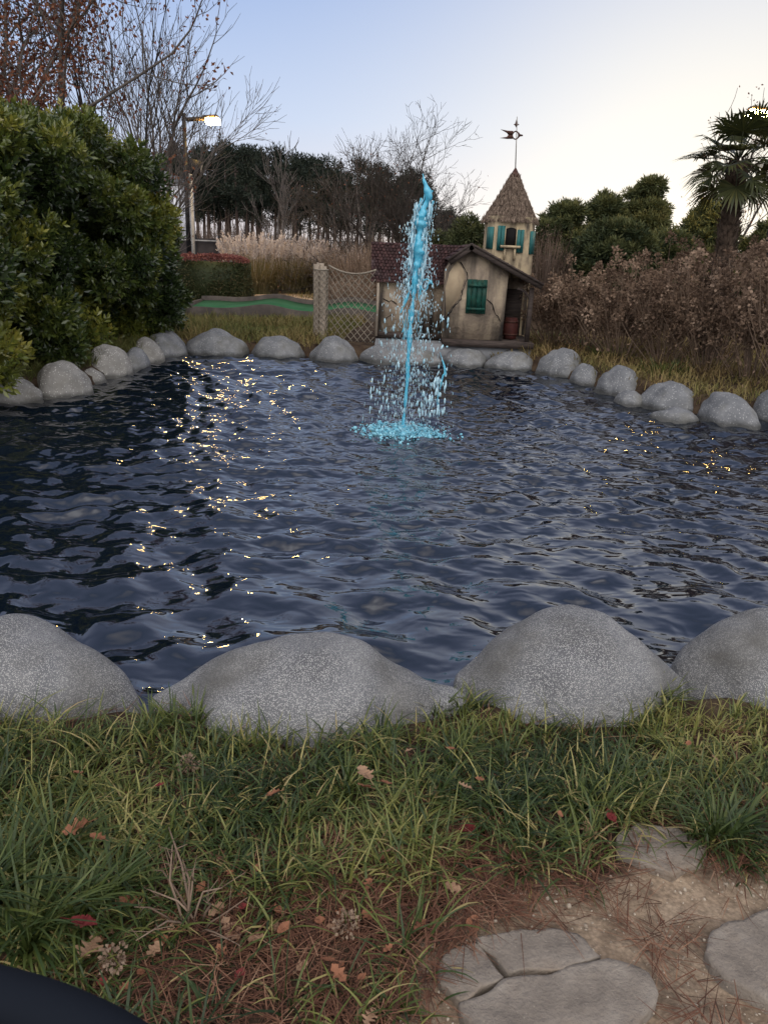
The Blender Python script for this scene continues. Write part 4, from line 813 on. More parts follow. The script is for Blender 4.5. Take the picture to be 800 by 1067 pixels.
for sel, nm, m in ((~top, 'foliage', 'hedge'), (top, 'top_foliage', 'hedgered')):
    mb = MB(); q = sel.sum(); leaf_cards(mb, P[sel], rng.normal(0, 1, (q, 3))+[0, -.5, .4], .06, .035, rng.random(q))
    if nm == 'foliage': mb.box(((x0+x1)/2, 23.7, ztp*.46), (x1-x0-.12, 1.25, ztp*.9), t=.1)
    mb.build(nm, MT[m], hd)
# ------------------------------------------------------------------ golf lane, path
xa, xb = at_y(192, 320, 18.6)[0], at_y(402, 325, 18.6)[0]; pf = [(192, 322), (205, 321.5), (230, 323.5), (250, 322.5), (272, 319), (285, 320), (300, 324.5), (318, 327), (335, 327), (352, 323.5), (366, 322.5), (380, 326), (402, 330)]
PX = np.array([at_y(a, b, 18.0) for a, b in pf]); xs_ = np.linspace(PX[0, 0], PX[-1, 0], 70); zf = np.interp(xs_, PX[:, 0], PX[:, 2]); zf = np.convolve(np.pad(zf, 3, 'edge'), np.ones(7)/7, 'valid')+.03
gl_ = thing('minigolf_lane', 'wavy green carpet minigolf lane with dark borders beyond the far boulders', 'minigolf lane', ((xs_[0]+xs_[-1])/2, 18.6, 0))
def strip(y0, y1, dz0, dz1, th, m, nm):
    mb = MB(); n = len(xs_); V = []
    for y, dz in ((y0, dz0), (y1, dz1)):
        for d in (0, -th): V.append(np.stack([xs_, 0*xs_+y, zf+dz+d if th < 2 else (zf+dz if d == 0 else 0*zf-.2)], -1))
    V = np.stack(V, 0)  # f-top, f-bot, b-top, b-bot
    ix = lambda r, k: r*n+k; fs = []
    for k in range(n-1):
        for a, b in ((0, 2), (2, 3), (3, 1), (1, 0)): fs.append([ix(a, k), ix(a, k+1), ix(b, k+1), ix(b, k)])
    mb.add(V.reshape(-1, 3), np.array(fs)); fs = None; return mb.build(nm, MT[m], gl_)
strip(18.05, 19.7, -.03, .06, .05, 'carpet', 'carpet'); strip(17.97, 18.06, .02, .02, 3, 'board', 'border'); strip(19.7, 19.82, .16, .16, 3, 'board', 'border')
for e in (0, -1): mb = MB(); mb.box((xs_[e], 18.88, zf[e]-.05), (.09, 1.9, .28)); mb.build('end_border', MT['board'], gl_)
pp = poly_px([(248, 309), (300, 307), (336, 309), (340, 322), (300, 318), (258, 314)], .06); mb = MB(); k = len(pp)
mb.prism([(x, y, .10) for x, y in pp], (0, 0, -.12)); tag(mb.build('path', MT['path']), 'tan concrete path beyond the golf lane', kind='structure')
# ------------------------------------------------------------------ netted post and net
YP = 14.1; pb_ = at_y(333, 352, YP); pb_[2] = 0
np_ = thing('netted_post', 'weathered log piling wrapped in rope netting at the far bank', 'post', (pb_[0], YP, 0))
zt_ = at_y(334, 279, YP)[2]
for dx, dy, r, top, lean in ((-.05, .02, .06, at_y(328, 275, YP)[2], -.02), (.045, 0, .07, at_y(338, 277.5, YP)[2], .0), (.0, .1, .05, at_y(335, 268, YP)[2]-.1, .01)):
    mb = MB(); u = np.linspace(0, 1, 8); mb.tube([(pb_[0]+dx+lean*q, YP+dy, -.1+(top+.1)*q) for q in u], r*(1-.08*u)*(1+.03*rng.standard_normal(8)), 12); 
    if dy == 0: mb.tube([(pb_[0]+dx-.07, YP, -.1), (pb_[0]+dx-.09, YP, top+.06)], [.03, .018], 6)
    mb.build('log', MT['wood_g'], np_)
mb = MB()
for k in range(9):
    for sg in (-1, 1):
        q = np.linspace(0, 1, 30); a = k*2*math.pi/9+sg*q*2*math.pi*1.25
        mb.tube(np.stack([pb_[0]+.01+.125*np.cos(a), YP+.03+.115*np.sin(a), q*zt_*.97], -1), .0075, 4)
mb.tube([(pb_[0]+.01+.128*math.cos(a), YP+.03+.118*math.sin(a), zt_-.03) for a in np.linspace(0, 6.28, 16)], .014, 5); mb.build('wrapping_net', MT['rope'], np_)
A = np.array([pb_[0]+.14, YP, at_y(344, 276.5, YP)[2]]); B = at_y(392, 281, YW-.2)
nt_ = thing('rope_net', 'diamond mesh rope net strung between the wrapped post and the cottage', 'net', A*[1, 1, 0])
sag = lambda u: -.10*4*u*(1-u)
def NP(u, v): # v 0 top 1 bottom
    t = A+(B-A)*u; t = t.copy(); t[2] += sag(u); zb2 = .0+.02; return np.array([t[0], t[1]+.05*math.sin(v*3), t[2]+(zb2-t[2])*v])
mb = MB(); mb.tube([NP(u, 0) for u in np.linspace(0, 1, 14)], .016, 6); mb.build('top_rope', MT['rope'], nt_)
mb = MB(); nc = 7; ratio = 1.25*1.0
for k in range(-14, nc+15):
    for sg in (-1, 1):
        pts = []
        for v in np.linspace(0, 1, 25):
            u = k/nc+sg*v*ratio
            if 0 <= u <= 1: pts.append(NP(u, v))
        if len(pts) > 1: mb.tube(pts, .006, 4)
mb.build('mesh', MT['rope'], nt_)
# ------------------------------------------------------------------ lamp posts
def lamp_post(pole_px, top_px, Y, head_dx, label, hw=.30, box=True):
    t0 = at_y(pole_px, top_px, Y); p = thing('lamp_post', label, 'lamp post', (t0[0], Y, 0), 'parking lot lamp posts'); h = t0[2]; s = 1 if head_dx > 0 else -1
    mb = MB(); mb.tube([(t0[0], Y, -.1), (t0[0], Y, h)], [.075, .06], 8); mb.build('pole', MT['black'], p)
    mb = MB(); mb.box((t0[0]+s*.35, Y, h-.14), (.55, .12, .10), ry=-s*.08); mb.build('arm', MT['housing'], p)
    mb = MB(); mb.box((t0[0]+s*.80, Y, h-.09), (hw+.1, .34, .11), ry=-s*.08); hd_ = mb.build('lamp_head', MT['housing'], p)
    mb = MB(); mb.box((t0[0]+s*.86, Y-.05, h-.19), (hw+.05, .42, .14), ry=-s*.08); mb.build('lit_lens', MT['lamp'], hd_)
    if box:
        q = at_y(206, 175, Y); mb = MB(); mb.box((q[0]-.05, Y-.1, q[2]), (.34, .3, .42), ry=.25); mb.tube([(t0[0], Y, q[2]), (q[0], Y-.1, q[2])], .03, 6); mb.build('black_box', MT['black'], p)
lamp_post(191.5, 118, 25, 1, 'black lamp post with a glowing head reaching right, beside the evergreen shrubs')
lamp_post(826, 112, 21, -1, 'lamp post whose glowing head shows behind the palm fronds', .36, False)
# pale pole, fence, distant house
q = at_y(198.5, 175, 27); mb = MB(); mb.tube([(q[0], 27, -.1), (q[0], 27, q[2])], .06, 8); tag(mb.build('pale_pole', MT['rail'], None, origin=(q[0], 27, 0)), 'slim pale grey pole right behind the black lamp post', 'pole')
fx0, fx1 = at_y(150, 255, 31)[0], at_y(231, 255, 31)[0]; fzt = at_y(205, 248, 31)[2]; fn = thing('screened_fence', 'black screened metal fence with grey rails left of the pampas grass', 'fence', ((fx0+fx1)/2, 31, 0))
mb = MB(); mb.box(((fx0+fx1)/2, 31.06, fzt/2), (fx1-fx0, .02, fzt)); mb.build('screen', MT['screen'], fn)
for k in range(4):
    x = fx1-.1-k*(fx1-fx0)/3.4; mb = MB(); mb.tube([(x, 31, -.1), (x, 31, fzt+.12)], .04, 8); mb.build('fence_post', MT['black'], fn)
for zz in (.95, .62): mb = MB(); mb.tube([(fx0, 30.96, fzt*zz), (fx1, 30.96, fzt*zz)], .03, 6); mb.build('rail', MT['rail'], fn)
hx0, hx1 = at_y(140, 200, 60)[0], at_y(188, 200, 60)[0]; bl = thing('distant_house', 'pale gabled house far behind the evergreen shrubs', 'house', ((hx0+hx1)/2, 60, 0)); he = at_y(180, 190, 60)[2]; hr = at_y(168, 177, 60)[2]
mb = MB(); mb.box(((hx0+hx1)/2, 62, he/2), (hx1-hx0, 4, he)); mb.build('wall', MT['pale'], bl)
mb = MB(); mb.prism([(hx0-.2, 59.8, he), (hx1+.3, 59.8, he), ((hx0+hx1)/2+.4, 59.8, hr)], (0, 4.4, 0)); mb.build('roof', MT['plinth'], bl)
mb = MB(); mb.box(((hx0+hx1)/2+.6, 59.97, he*.6), (.9, .08, 1.2)); mb.build('window', MT['dark'], bl)
# ------------------------------------------------------------------ pine wood
PN = shoot_mesh(7, .55, .13, 1.0)
def pine_meshes(h, seed):
    mt, mc = MB(), MB(); lean = rng.normal(0, .15); r0 = h*.02
    pts = [(lean*(u**1.5)+.05*math.sin(5*u+seed), .05*math.cos(4*u), u*h) for u in np.linspace(0, 1, 9)]; pts[0] = (pts[0][0], pts[0][1], -.2)
    mt.tube(pts, np.linspace(r0, r0*.25, 9), 6); C = []
    for k in range(rng.integers(17, 24)):
        u = rng.uniform(.54, 1) if k > 2 else rng.uniform(.36, .54); a = rng.random()*6.28; L = h*.17*(1.15-u)**.7*rng.uniform(.6, 1.25)*1.5 if u > .52 else h*.10
        c0 = np.array([np.interp(u, np.linspace(0, 1, 9), [p[0] for p in pts]), 0, u*h]); e = c0+np.array([math.cos(a)*L, math.sin(a)*L, L*.25]); mt.tube([c0, (c0+e)/2+[0, 0, .1], e], [r0*.3, r0*.2, r0*.1], 4, cap=False); C.append(e)
        if rng.random() < .6: C.append((c0+e)/2+[0, 0, .2])
    C.append(np.array(pts[-1])); C = np.array(C); Rr = np.stack([rng.uniform(.5, .95, len(C)), rng.uniform(.5, .95, len(C)), rng.uniform(.28, .5, len(C))], -1)*h/11
    P, Nn, idx = lump_points(C, Rr, 430, .5, .2); mc.inst(PN[0], PN[1], P, rotmats(Nn+[0, 0, .5]), rng.uniform(.5, 1, len(P)), np.clip(rng.normal(.4, .25, len(P)), 0, 1)); return mt, mc
def clone(o, parent=None):
    c = o.copy(); COL.objects.link(c); c.parent = parent
    for ch in [x for x in bpy.data.objects if x.parent == o]: clone(ch, c)
    return c
protos = []
for k in range(7):
    h = 11; mt, mc = pine_meshes(h, k); p = thing('pine_tree', 'tall dark pine standing in the far treeline', 'pine tree', (0, 0, 0), 'pines of the far treeline'); mt.build('trunk', MT['pinebark'], p); mc.build('crown', MT['pine'], p); protos.append(p)
spots = []
for row, (Y, dx) in enumerate(((72, 1.9), (80, 1.9), (88, 2.0), (97, 2.2))):
    x = at_y(175, 200, Y)[0]
    while x < at_y(472, 200, Y)[0]:
        spots.append((x+rng.normal(0, .5), Y+rng.uniform(-3, 3))); x += dx*rng.uniform(.7, 1.3)
for Y, a, b, dx in ((105, 470, 900, 3.6), (110, -60, 175, 4)):
    x = at_y(a, 200, Y)[0]
    while x < at_y(b, 200, Y)[0]: spots.append((x, Y+rng.uniform(-4, 4))); x += dx*rng.uniform(.6, 1.5)
used_p = set()
for n, (x, y) in enumerate(spots):
    k = int(rng.integers(0, 7)); o = protos[k] if k not in used_p else clone(protos[k]); used_p.add(k)
    pxx = proj(np.array([x, y, 8.]))[0]
    tgt = np.interp(pxx, [150, 200, 240, 300, 380, 440, 470, 500, 560, 700, 900], [172, 168, 166, 174, 182, 196, 222, 244, 250, 246, 240])
    ht = at_y(pxx, tgt, y)[2]*rng.uniform(.9, 1.13); s = ht/11
    o.location = (x, y, 0); o.scale = (max(s, .6), max(s, .6), s); o.rotation_euler = (0, 0, rng.random()*6.28)
for k, p in enumerate(protos):
    if k not in used_p:
        for ch in list(p.children): bpy.data.objects.remove(ch)
        bpy.data.objects.remove(p)
# understory of the wood
mb = MB(); n = 26000; P = np.stack([rng.uniform(-34, 60, n), rng.uniform(66, 96, n), 0*np.zeros(n)], -1); hh = rng.gamma(2, .9, n)*(.5+.35*SN(8, .02, .1, 5)(P))
blades(mb, P, rng.random(n)*6.28, np.abs(rng.normal(.1, .12, n)), rng.normal(.2, .4, n), np.clip(np.abs(hh)*1.6, .4, 5), rng.uniform(.03, .10, n), 3, np.clip(rng.normal(.4, .3, n), 0, 1))
tag(mb.build('undergrowth', MT['brush']), 'brown winter undergrowth at the foot of the pines', 'undergrowth', kind='stuff')
# ------------------------------------------------------------------ ground cover
def inpoly(P, poly): return sdist(P, poly) < 0
def on_ground(xy, dz=0): return np.concatenate([xy, (gz(xy)+dz)[:, None]], 1)
GR = poly_px([(-900, 735), (1300, 725), (1250, 860), (820, 868), (770, 905), (725, 890), (728, 850), (655, 846), (632, 875), (600, 915), (545, 905), (520, 872), (480, 850), (440, 858), (465, 905), (420, 930), (360, 925), (300, 925), (235, 935), (150, 985), (110, 1030), (-40, 1050), (-900, 1100)])
def scatter(poly, n, margin=0.0):
    lo, hi = poly.min(0), poly.max(0); P = lo+(hi-lo)*rng.random((n*6, 2)); return P[sdist(P, poly) < margin][:n]
T = scatter(GR, 2300, .03)
T = np.concatenate([T, scatter(poly_px([(60, 960), (240, 930), (440, 930), (440, 1100), (60, 1100)]), 22)])
T = T[sdist(T, poly_px([(640, 872), (668, 861), (706, 868), (729, 890), (727, 920), (690, 940), (640, 910)])) > .0]
T = T[(T[:, 1] > .75) & (T[:, 1] < np.interp(T[:, 0], [-1.5, .0, .4, 1.2], [2.16, 2.19, 2.36, 2.5]))]
T = T[rng.random(len(T)) < np.where(np.abs(T[:, 0]) > 2.1, .5, 1)]
tn = SN(12, .5, 2, 31, 2)
mb = MB(); nb = 18
tk = np.repeat(np.arange(len(T)), nb); N = len(tk); size = rng.uniform(.75, 1.2, len(T))*(1+.12*tn(T)); az = rng.random(N)*6.28
off = rng.gamma(1.5, .02, N); B = T[tk]+np.stack([np.cos(az), np.sin(az)], -1)*off[:, None]
dead = rng.random(N) < .2; tt = np.clip(.40+.15*tn(T*1.3)[tk]+rng.normal(0, .17, N), 0, .85); tt[dead] = rng.uniform(.85, 1, dead.sum())
lean = rng.normal(0, .25, len(T))[tk]; az2 = az+rng.normal(0, 1.0, N)
blades(mb, on_ground(B, -.01), az2, np.abs(rng.normal(.30, .2, N)), np.where(dead, 1.7, 1)*np.abs(rng.normal(1.6, .6, N)), rng.uniform(.08, .175, N)*size[tk]*np.clip((2.6-B[:, 1])/.5, .6, 1), rng.uniform(.0038, .0068, N), 6, tt)
# isolated clumps by the flagstone
for (px, py, n, L) in ((745, 880, 90, .2), (765, 870, 60, .2), (540, 908, 26, .1), (418, 1050, 22, .1), (30, 985, 110, .27), (8, 935, 110, .27), (80, 960, 80, .25), (60, 900, 80, .25), (-30, 960, 100, .27), (120, 935, 60, .22)):
    c = at_z(px, py, 0)[:2]; a = rng.random(n)*6.28; B = c+np.stack([np.cos(a), np.sin(a)], -1)*rng.gamma(1.5, .012, n)[:, None]
    blades(mb, on_ground(B, -.01), a, np.abs(rng.normal(.3, .2, n)), np.abs(rng.normal(1.3, .4, n)), rng.uniform(.6, 1.1, n)*L, rng.uniform(.006, .0095, n), 6, np.clip(rng.normal(.33, .1, n), 0, .7))
# yellow flowering shoots at boulder feet
N = 900; P = np.stack([rng.uniform(-2.2, 2.2, N), rng.uniform(2.10, 2.24, N)], -1); P[:, 1] += np.interp(P[:, 0], [-.2, .4, 1.2], [-.06, .1, .22])
blades(mb, on_ground(P, -.01), rng.random(N)*6.28, np.abs(rng.normal(.15, .15, N)), np.abs(rng.normal(.7, .4, N)), rng.uniform(.06, .16, N), rng.uniform(.003, .006, N), 5, np.clip(rng.normal(.65, .15, N), 0, 1))
for xg, yg in ((-.68, 2.24), (-.61, 2.25), (-.75, 2.22), (.30, 2.42), (.22, 2.38), (.37, 2.45), (1.03, 2.52), (1.10, 2.56), (.95, 2.5)):
    n = 60; a = rng.random(n)*6.28; B = np.array([xg, yg])+np.stack([np.cos(a), np.sin(a)], -1)*rng.gamma(1.5, .022, n)[:, None]
    blades(mb, on_ground(B, -.01), a, np.abs(rng.normal(.3, .2, n)), np.abs(rng.normal(1.2, .4, n)), rng.uniform(.07, .15, n), rng.uniform(.004, .007, n), 6, np.clip(rng.normal(.5, .15, n), 0, .85))
tag(mb.build('grass', MT['grass']), 'lush strap-leaved green grass along the near bank', 'grass', kind='stuff')
# rough grass on the far banks
def rough(polys, n, name, label, L=(.08, .26), W=(.008, .016), tm=.45):
    mb = MB()
    for poly, k in zip(polys, n):
        P = scatter(np.array(poly, float), k); g3 = on_ground(P, -.01); ok = g3[:, 2] > -.12; g3 = g3[ok]; P = P[ok]; N = len(P); nz_ = SN(12, .3, 1.6, 41, 2)(P)
        blades(mb, g3, rng.random(N)*6.28, np.abs(rng.normal(.3, .25, N)), np.abs(rng.normal(1, .5, N)), rng.uniform(*L, N)*(1+.25*nz_), rng.uniform(*W, N), 3, np.clip(tm+.2*nz_+rng.normal(0, .15, N), 0, 1))
    tag(mb.build(name, MT['rough']), label, 'grass', kind='stuff')
rough([[(-6, 12.4), (-.9, 12.6), (-.9, 13.6), (-.6, 17.9), (-7, 17.9)]], [22000], 'rough_grass', 'rough yellow green grass between far boulders and golf lane')
rough([[(-10, 19.9), (3, 19.9), (3, 27), (-12, 27)]], [9000], 'rough_grass', 'dry pale grass beyond the golf lane', (.08, .2), (.014, .03), .6)
rough([[(1.6, 12.9), (2.5, 11.6), (3.4, 10.2), (4.3, 8.4), (5.6, 6.6), (9, 7), (9, 18), (2.2, 18)]], [24000], 'rough_grass', 'weedy brown and green grass under the dried hydrangeas', (.08, .28), (.008, .016), .92)
rough([[(-4.3, 7), (-3.95, 8.7), (-3.9, 10.2), (-3.6, 11.7), (-3.0, 12.5), (-4.2, 12.8), (-4.6, 10), (-5, 7)]], [5000], 'rough_grass', 'green grass strip between hedge shrubs and left boulders', (.1, .28), (.007, .012), .25)
# weeds with green leaves near the porch and right bank
def weed(px, py, r, h, label):
    c = at_z(px, py, 0); t_ = thing('green_weed', label, 'weed', (c[0], c[1], 0), 'green weeds on the right bank'); n = 170; a = rng.random(n)*6.28; q = np.sqrt(rng.random(n))*r; mb = MB()
    B = c[:2]+np.stack([np.cos(a)*q, np.sin(a)*q], -1); blades(mb, on_ground(B, -.01), a, np.abs(rng.normal(.25, .2, n)), np.abs(rng.normal(.9, .4, n)), rng.uniform(.5, 1, n)*h, rng.uniform(.012, .022, n), 4, np.clip(rng.normal(.45, .12, n), 0, .8)); mb.build('foliage', MT['grass'], t_)
weed(566, 352, .35, .38, 'green strappy weed beside the cottage porch post')
weed(634, 372, .3, .32, 'green weed between the second and third right bank boulders')
weed(690, 388, .35, .28, 'green weed above the large domed boulder')
weed(600, 362, .3, .3, 'green weed behind the first boulder past the cottage')
# ------------------------------------------------------------------ pine straw, pebbles
PSB = poly_px([(130, 905), (330, 880), (470, 850), (520, 870), (560, 900), (640, 900), (660, 855), (720, 845), (900, 830), (900, 900), (730, 905), (560, 935), (510, 960), (450, 1000), (440, 1100), (420, 1500), (-200, 1500), (60, 1010)])
ST4 = poly_px([(636, 872), (668, 858), (710, 868), (735, 888), (730, 925), (690, 930), (636, 905)])
P1 = scatter(PSB, 6500, .02)
P2_ = scatter(poly_px([(600, 925), (640, 960), (720, 960), (735, 1000), (770, 1060), (800, 1100), (700, 1090), (690, 1010)]), 260, 0)
P3 = scatter(poly_px([(-900, 735), (1300, 725), (1250, 870), (-200, 1100)]), 3500)
P3 = P3[P3[:, 1] < 2.4]
P = np.concatenate([P1, P2_, P3]); N = len(P); tn2 = SN(10, .8, 4, 55, 2)(P); keepm = (rng.random(N) < .75+.25*tn2) & ((sdist(P, ST4) > 0) | (rng.random(N) < .12)); P = P[keepm]; N = len(P)
mb = MB(); tri = 2; kk = np.repeat(np.arange(N), tri); B = on_ground(P[kk], .0); B[:, 2] += rng.random(N*tri)*.022+.002; a0 = (rng.random(N)*6.28)[kk]+rng.normal(0, .15, N*tri)
blades(mb, B, a0, rng.normal(1.5, .12, N*tri), rng.normal(.15, .3, N*tri), rng.uniform(.06, .15, N*tri), rng.uniform(.0012, .0024, N*tri), 3, np.clip(rng.normal(.42, .3, N*tri), 0, 1))
tag(mb.build('pine_straw', MT['straw']), 'reddish brown pine straw scattered on the soil', 'pine straw', kind='stuff')
P = scatter(SAND, 2600, .05); P = P[P[:, 1] > .5]; N = len(P); mb = MB(); s_ = rng.gamma(1.6, .0012, N)+.001
mb.inst(ICO1[0], ICO1[1], on_ground(P, .0), rotmats(rng.normal(0, 1, (N, 3))), np.stack([s_, s_*.8, s_*.6], -1), rng.random(N)); tag(mb.build('gravel', MT['pebble'], smooth=True), 'fine tan pebbles on the sandy path', 'gravel', kind='stuff')
# ------------------------------------------------------------------ flagstones
def flag_(px, label, seed, top=.007, th=.08):
    P = poly_px(px); n = len(P); out = []
    for k in range(n):
        a, b = P[k], P[(k+1) % n]; m_ = max(3, int(np.linalg.norm(b-a)/.018))
        for q in range(m_): out.append(a+(b-a)*q/m_)
    out = np.array(out); c = out.mean(0); rad = np.linalg.norm(out-c, axis=1, keepdims=True); nn = SN(18, 3, 22, seed, 2); out = out+(out-c)/rad*(nn(out)*.007)[:, None]
    fn_ = SN(14, 2, 9, seed+5, 2); K = 12; V = []; m_ = len(out); top = top+float(gz(out).max())
    for k in range(K): s = (k+1)/K; q = c+(out-c)*(s if k < K-1 else .993)*(1 if k < K-1 else 1); z = top+.0016*fn_(q)-(.0 if k < K-1 else .0); V.append(np.concatenate([q, np.full((m_, 1), 0)+z[:, None]], 1))
    q = c+(out-c)*1.006; V.append(np.concatenate([q, (top-.006+.0016*fn_(q))[:, None]], 1)); V.append(np.concatenate([out, np.full((m_, 1), top-th)], 1)); V = np.array(V).reshape(-1, 3); V = np.concatenate([V, [[c[0], c[1], top]]])
    KK = K+2; fs = [[k*m_+i, k*m_+(i+1) % m_, (k+1)*m_+(i+1) % m_, (k+1)*m_+i] for k in range(KK-1) for i in range(m_)]; fs += [[len(V)-1, (i+1) % m_, i] for i in range(m_)]
    mb = MB(); mb.add(V, fs); o = mb.build('flagstone', MT['flag'], smooth=True, origin=(c[0], c[1], 0)); return tag(o, label, 'flagstone', 'flagstones of the path')
flag_([(499, 984), (540, 973), (600, 978), (629, 1001), (580, 1012), (528, 1021), (512, 1003)], 'brownish flagstone piece, upper of the three broken pieces', 1)
flag_([(470, 997), (494, 988), (508, 1006), (523, 1023), (500, 1034), (479, 1047), (460, 1028), (458, 1015)], 'small flagstone piece, left of the three broken pieces', 2)
flag_([(527, 1027), (580, 1018), (632, 1004), (672, 1020), (684, 1050), (655, 1090), (600, 1120), (530, 1110), (482, 1062), (481, 1050), (505, 1038)], 'large flagstone piece, lower of the three broken pieces', 3)
flag_([(643, 872), (668, 863), (705, 870), (728, 890), (727, 907), (700, 918), (672, 911), (642, 898)], 'small flagstone partly under grass near the boulders', 4)
flag_([(736, 972), (760, 957), (812, 952), (860, 965), (880, 1010), (840, 1052), (800, 1050), (757, 1020), (733, 995)], 'large slate flagstone cut off by the right photo edge', 5, .008)
# ------------------------------------------------------------------ fallen leaves
def oak_leaf(seed, L=.06, lobes=4, deep=.5):
    r = np.random.default_rng(seed); n = 34; t = np.linspace(0, 1, n); wv_ = .5+.5*np.cos(2*math.pi*lobes*t+.3); w = L*.36*np.sin(math.pi*np.clip(t*.93+.05, 0, 1))**.8*(1-deep*wv_)
    curl = r.uniform(1.5, 4)/L*.14; z = lambda x, y: .012+abs(y)*r.uniform(.2, .7)*.6+curl*(x-L/2)**2
    V = []; 
    for k in range(n): x = t[k]*L; V += [(x, w[k], z(x, w[k])), (x, 0, z(x, 0)*.9), (x, -w[k]*r.uniform(.85, 1.1), z(x, w[k]))]
    fs = [[3*k+a, 3*k+a+1, 3*k+a+4, 3*k+a+3] for k in range(n-1) for a in (0, 1)]; mb = MB(); mb.add(V, fs); mb.tube([(-.02, 0, .012), (0, 0, .014), (L*.5, 0, z(L/2, 0)*.9+.001)], .0009, 4); return mb
LM = {}
for k, (m_, dp) in enumerate((('leaf_tan', .75), ('leaf_brown', .55), ('leaf_red', .15), ('leaf_tan', .5), ('leaf_brown', .1), ('leaf_red', .1))):
    LM[k] = oak_leaf(k, (.075, .06, .05, .065, .055, .045)[k], (4, 3, 1, 3, 1, 1)[k], dp)
def place_leaf(k, px, py, sc=1, z=.0, label=None, group=None):
    p = at_z(px, py, 0); zz = float(gz(np.array([p[:2]]))[0])+z; nm = ('leaf_mesh%d' % k)
    if k not in cache: o = LM[k].build('fallen_leaf', MT[('leaf_tan', 'leaf_brown', 'leaf_red', 'leaf_tan', 'leaf_brown', 'leaf_red')[k]]); cache[k] = o
    else: o = cache[k].copy(); COL.objects.link(o)
    p = at_z(px, py, zz); o.location = (p[0], p[1], zz); o.rotation_euler = (rng.normal(0, .25), rng.normal(0, .25), rng.random()*6.28); o.scale = [sc]*3
    tag(o, label, 'leaf', group)
cache = {}
special = [(0, 470, 842+40, 1.1, .0, 'pale lobed oak leaf on the soil beside the grass edge'), (0, 248, 985, 1.0, .01, 'curled pale lobed oak leaf lowest left of the dry twigs'), (0, 282, 967, .9, .01, 'pale lobed oak leaf right of the dry twig clump'), (0, 617, 880, .9, .0, 'pinkish pale oak leaf at the left of the small flagstone'), (2, 640, 858, .8, .03, 'small pink red leaf above the small flagstone'), (2, 73, 966, 1.3, .08, 'large dark red leaf in the grass at lower left'),
           (1, 96, 860, 1.2, .10, 'rust brown leaf lying in the grass left of centre'), (3, 385, 818, 1.1, .14, 'salmon coloured leaf high on the grass near the widest boulder'), (4, 487, 975, .9, .0, 'tan oval leaf on sand above the broken flagstone'), (5, 480, 872, 1.2, .01, 'crimson leaf on pine straw at the grass gap'), (0, 100, 985, 1.1, .03, 'orange tan branching oak leaf beside the dry twigs')]
for k, x, y, sc, z, lab in special: place_leaf(k, x, y, sc, z, lab)
glab = {0: ('pale tan lobed oak leaf among pine straw', 'tan fallen leaves'), 1: ('brown lobed fallen leaf among pine straw', 'brown lobed fallen leaves'), 2: ('dark red fallen leaf by the grass', 'red fallen leaves'), 3: ('tan wavy fallen leaf near the bank', 'tan wavy fallen leaves'), 4: ('brown oval fallen leaf on the ground', 'brown oval fallen leaves'), 5: ('small crimson fallen leaf', 'crimson fallen leaves')}
PL = scatter(poly_px([(100, 920), (330, 900), (480, 870), (520, 900), (440, 960), (400, 1100), (110, 1100)]), 55); PG = scatter(poly_px([(0, 790), (800, 760), (800, 860), (440, 850), (0, 940)]), 13)
for P, z in ((PL, .008), (PG, .07)):
    for q in P:
        k = int(rng.choice(6, p=[.15, .3, .08, .15, .27, .05])); pp = proj(np.array([q[0], q[1], 0.])); place_leaf(k, pp[0], pp[1], rng.uniform(.4, .8), z+rng.uniform(0, .02), *glab[k])
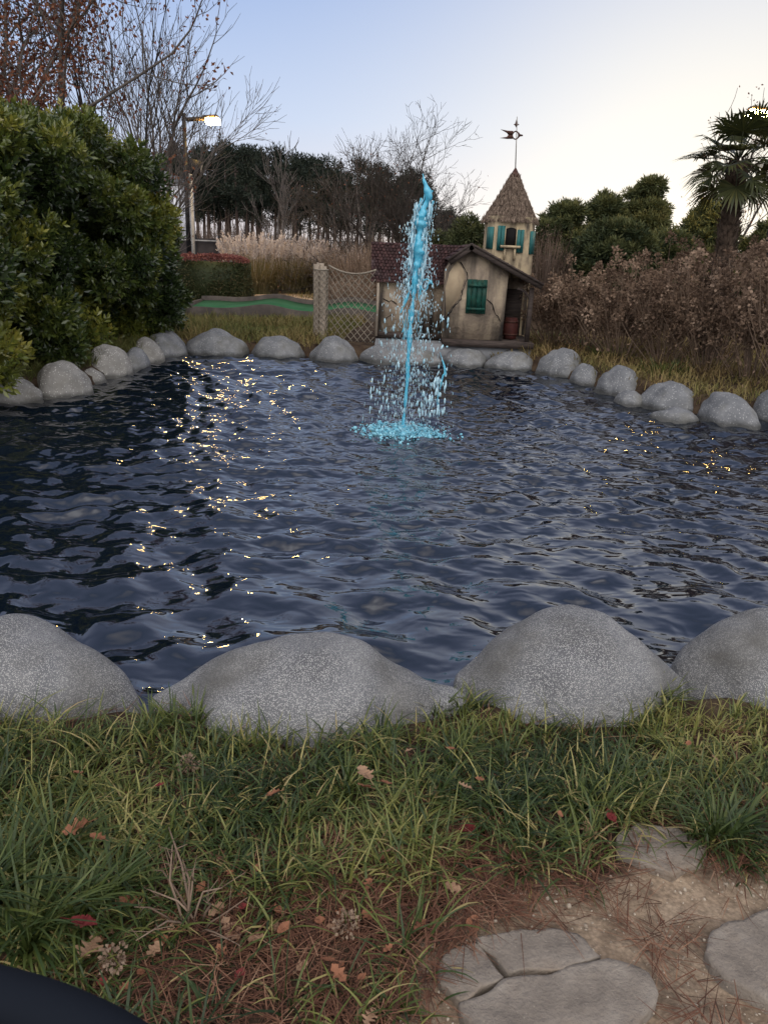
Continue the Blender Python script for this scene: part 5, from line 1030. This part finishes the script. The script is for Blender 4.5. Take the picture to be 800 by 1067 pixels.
# ------------------------------------------------------------------ dry twigs and dry flower heads in the foreground
c = at_z(200, 965, 0); tw_ = thing('dry_twig_clump', 'leafless dry stems standing up from the pine straw at lower left', 'dead shrub', (c[0], c[1], 0)); k = 0
for px, py, z, r in ((176, 862, .05, .004), (192, 900, .10, .0035), (202, 905, .08, .003), (168, 905, .04, .0035), (150, 925, .0, .003), (232, 925, .05, .003), (258, 935, .03, .0025), (142, 980, .02, .003), (250, 985, .02, .0025), (180, 880, .10, .0035), (215, 940, .10, .003), (140, 945, .05, .0025)):
    e = at_z(px, py, z+.06); b0 = c+rng.normal(0, .012, 3)*[1, 1, 0]; mid = (b0+e)/2+rng.normal(0, .012, 3)+[0, 0, .03]; mb = MB(); mb.tube([b0-[0, 0, .02], b0+(mid-b0)*.5, mid, mid+(e-mid)*.6, e], [r, r*.9, r*.75, r*.6, r*.35], 6, t=rng.random())
    for q in range(4): u = rng.uniform(.3, .95); a = mid+(e-mid)*u; mb.tube([a, a+rng.normal(0, .025, 3)+[0, 0, .012]], [r*.4, r*.2], 4, t=rng.random())
    mb.build('twig', MT['stem'], tw_)
for px, py, lab in ((118, 998, 'tan dried flower head left of the dry twigs'), (362, 962, 'pale dried flower head right of the twigs'), (197, 797, 'pale dried flower head on the grass below the widest boulder')):
    p = at_z(px, py, .05); mb = MB(); n = 90; d = unit(rng.standard_normal((n, 3))); leaf_cards(mb, p+d*rng.uniform(.01, .03, n)[:, None], d, .011, .009, np.clip(rng.normal(.75, .2, n), 0, 1)); mb.tube([p, p-[.04, .02, .045]], .0018, 5, t=.4)
    tag(mb.build('dried_flower_head', MT['bloom'], None, origin=(p[0], p[1], 0)), lab, 'flower head')
# unidentified dark shape near the viewer, lower left, built as rail with added posts
mb = MB(); Pq = [at_y(-160, 1010, .52), at_y(-60, 1022, .50), at_y(30, 1043, .48), at_y(110, 1075, .46), at_y(190, 1130, .42), at_y(230, 1210, .36)]
u = np.linspace(0, 5, 24); Pq = np.array(Pq); sm_ = np.stack([np.interp(u, range(6), Pq[:, i]) for i in range(3)], -1)
for _ in range(6): sm_[1:-1] = (sm_[:-2]+2*sm_[1:-1]+sm_[2:])/4
hr_ = thing('dark_curve', 'dark blurred rounded curve in the lower left corner of the photo', 'dark_curve', (sm_[0][0], sm_[0][1], 0))
mb.tube(sm_, .021, 20); mb.build('rail', MT['railblack'] if 'railblack' in MT else mat('railblack', [(0, (.006, .008, .012)), (1, (.009, .011, .016))], 3, 1, spec=.1), hr_, smooth=True)
for q in (0, -1): mb = MB(); e = sm_[q]; mb.tube([e-[0, 0, .0], [e[0], e[1], -.1]], .018, 14); mb.build('post', MT['black'], hr_, smooth=True)
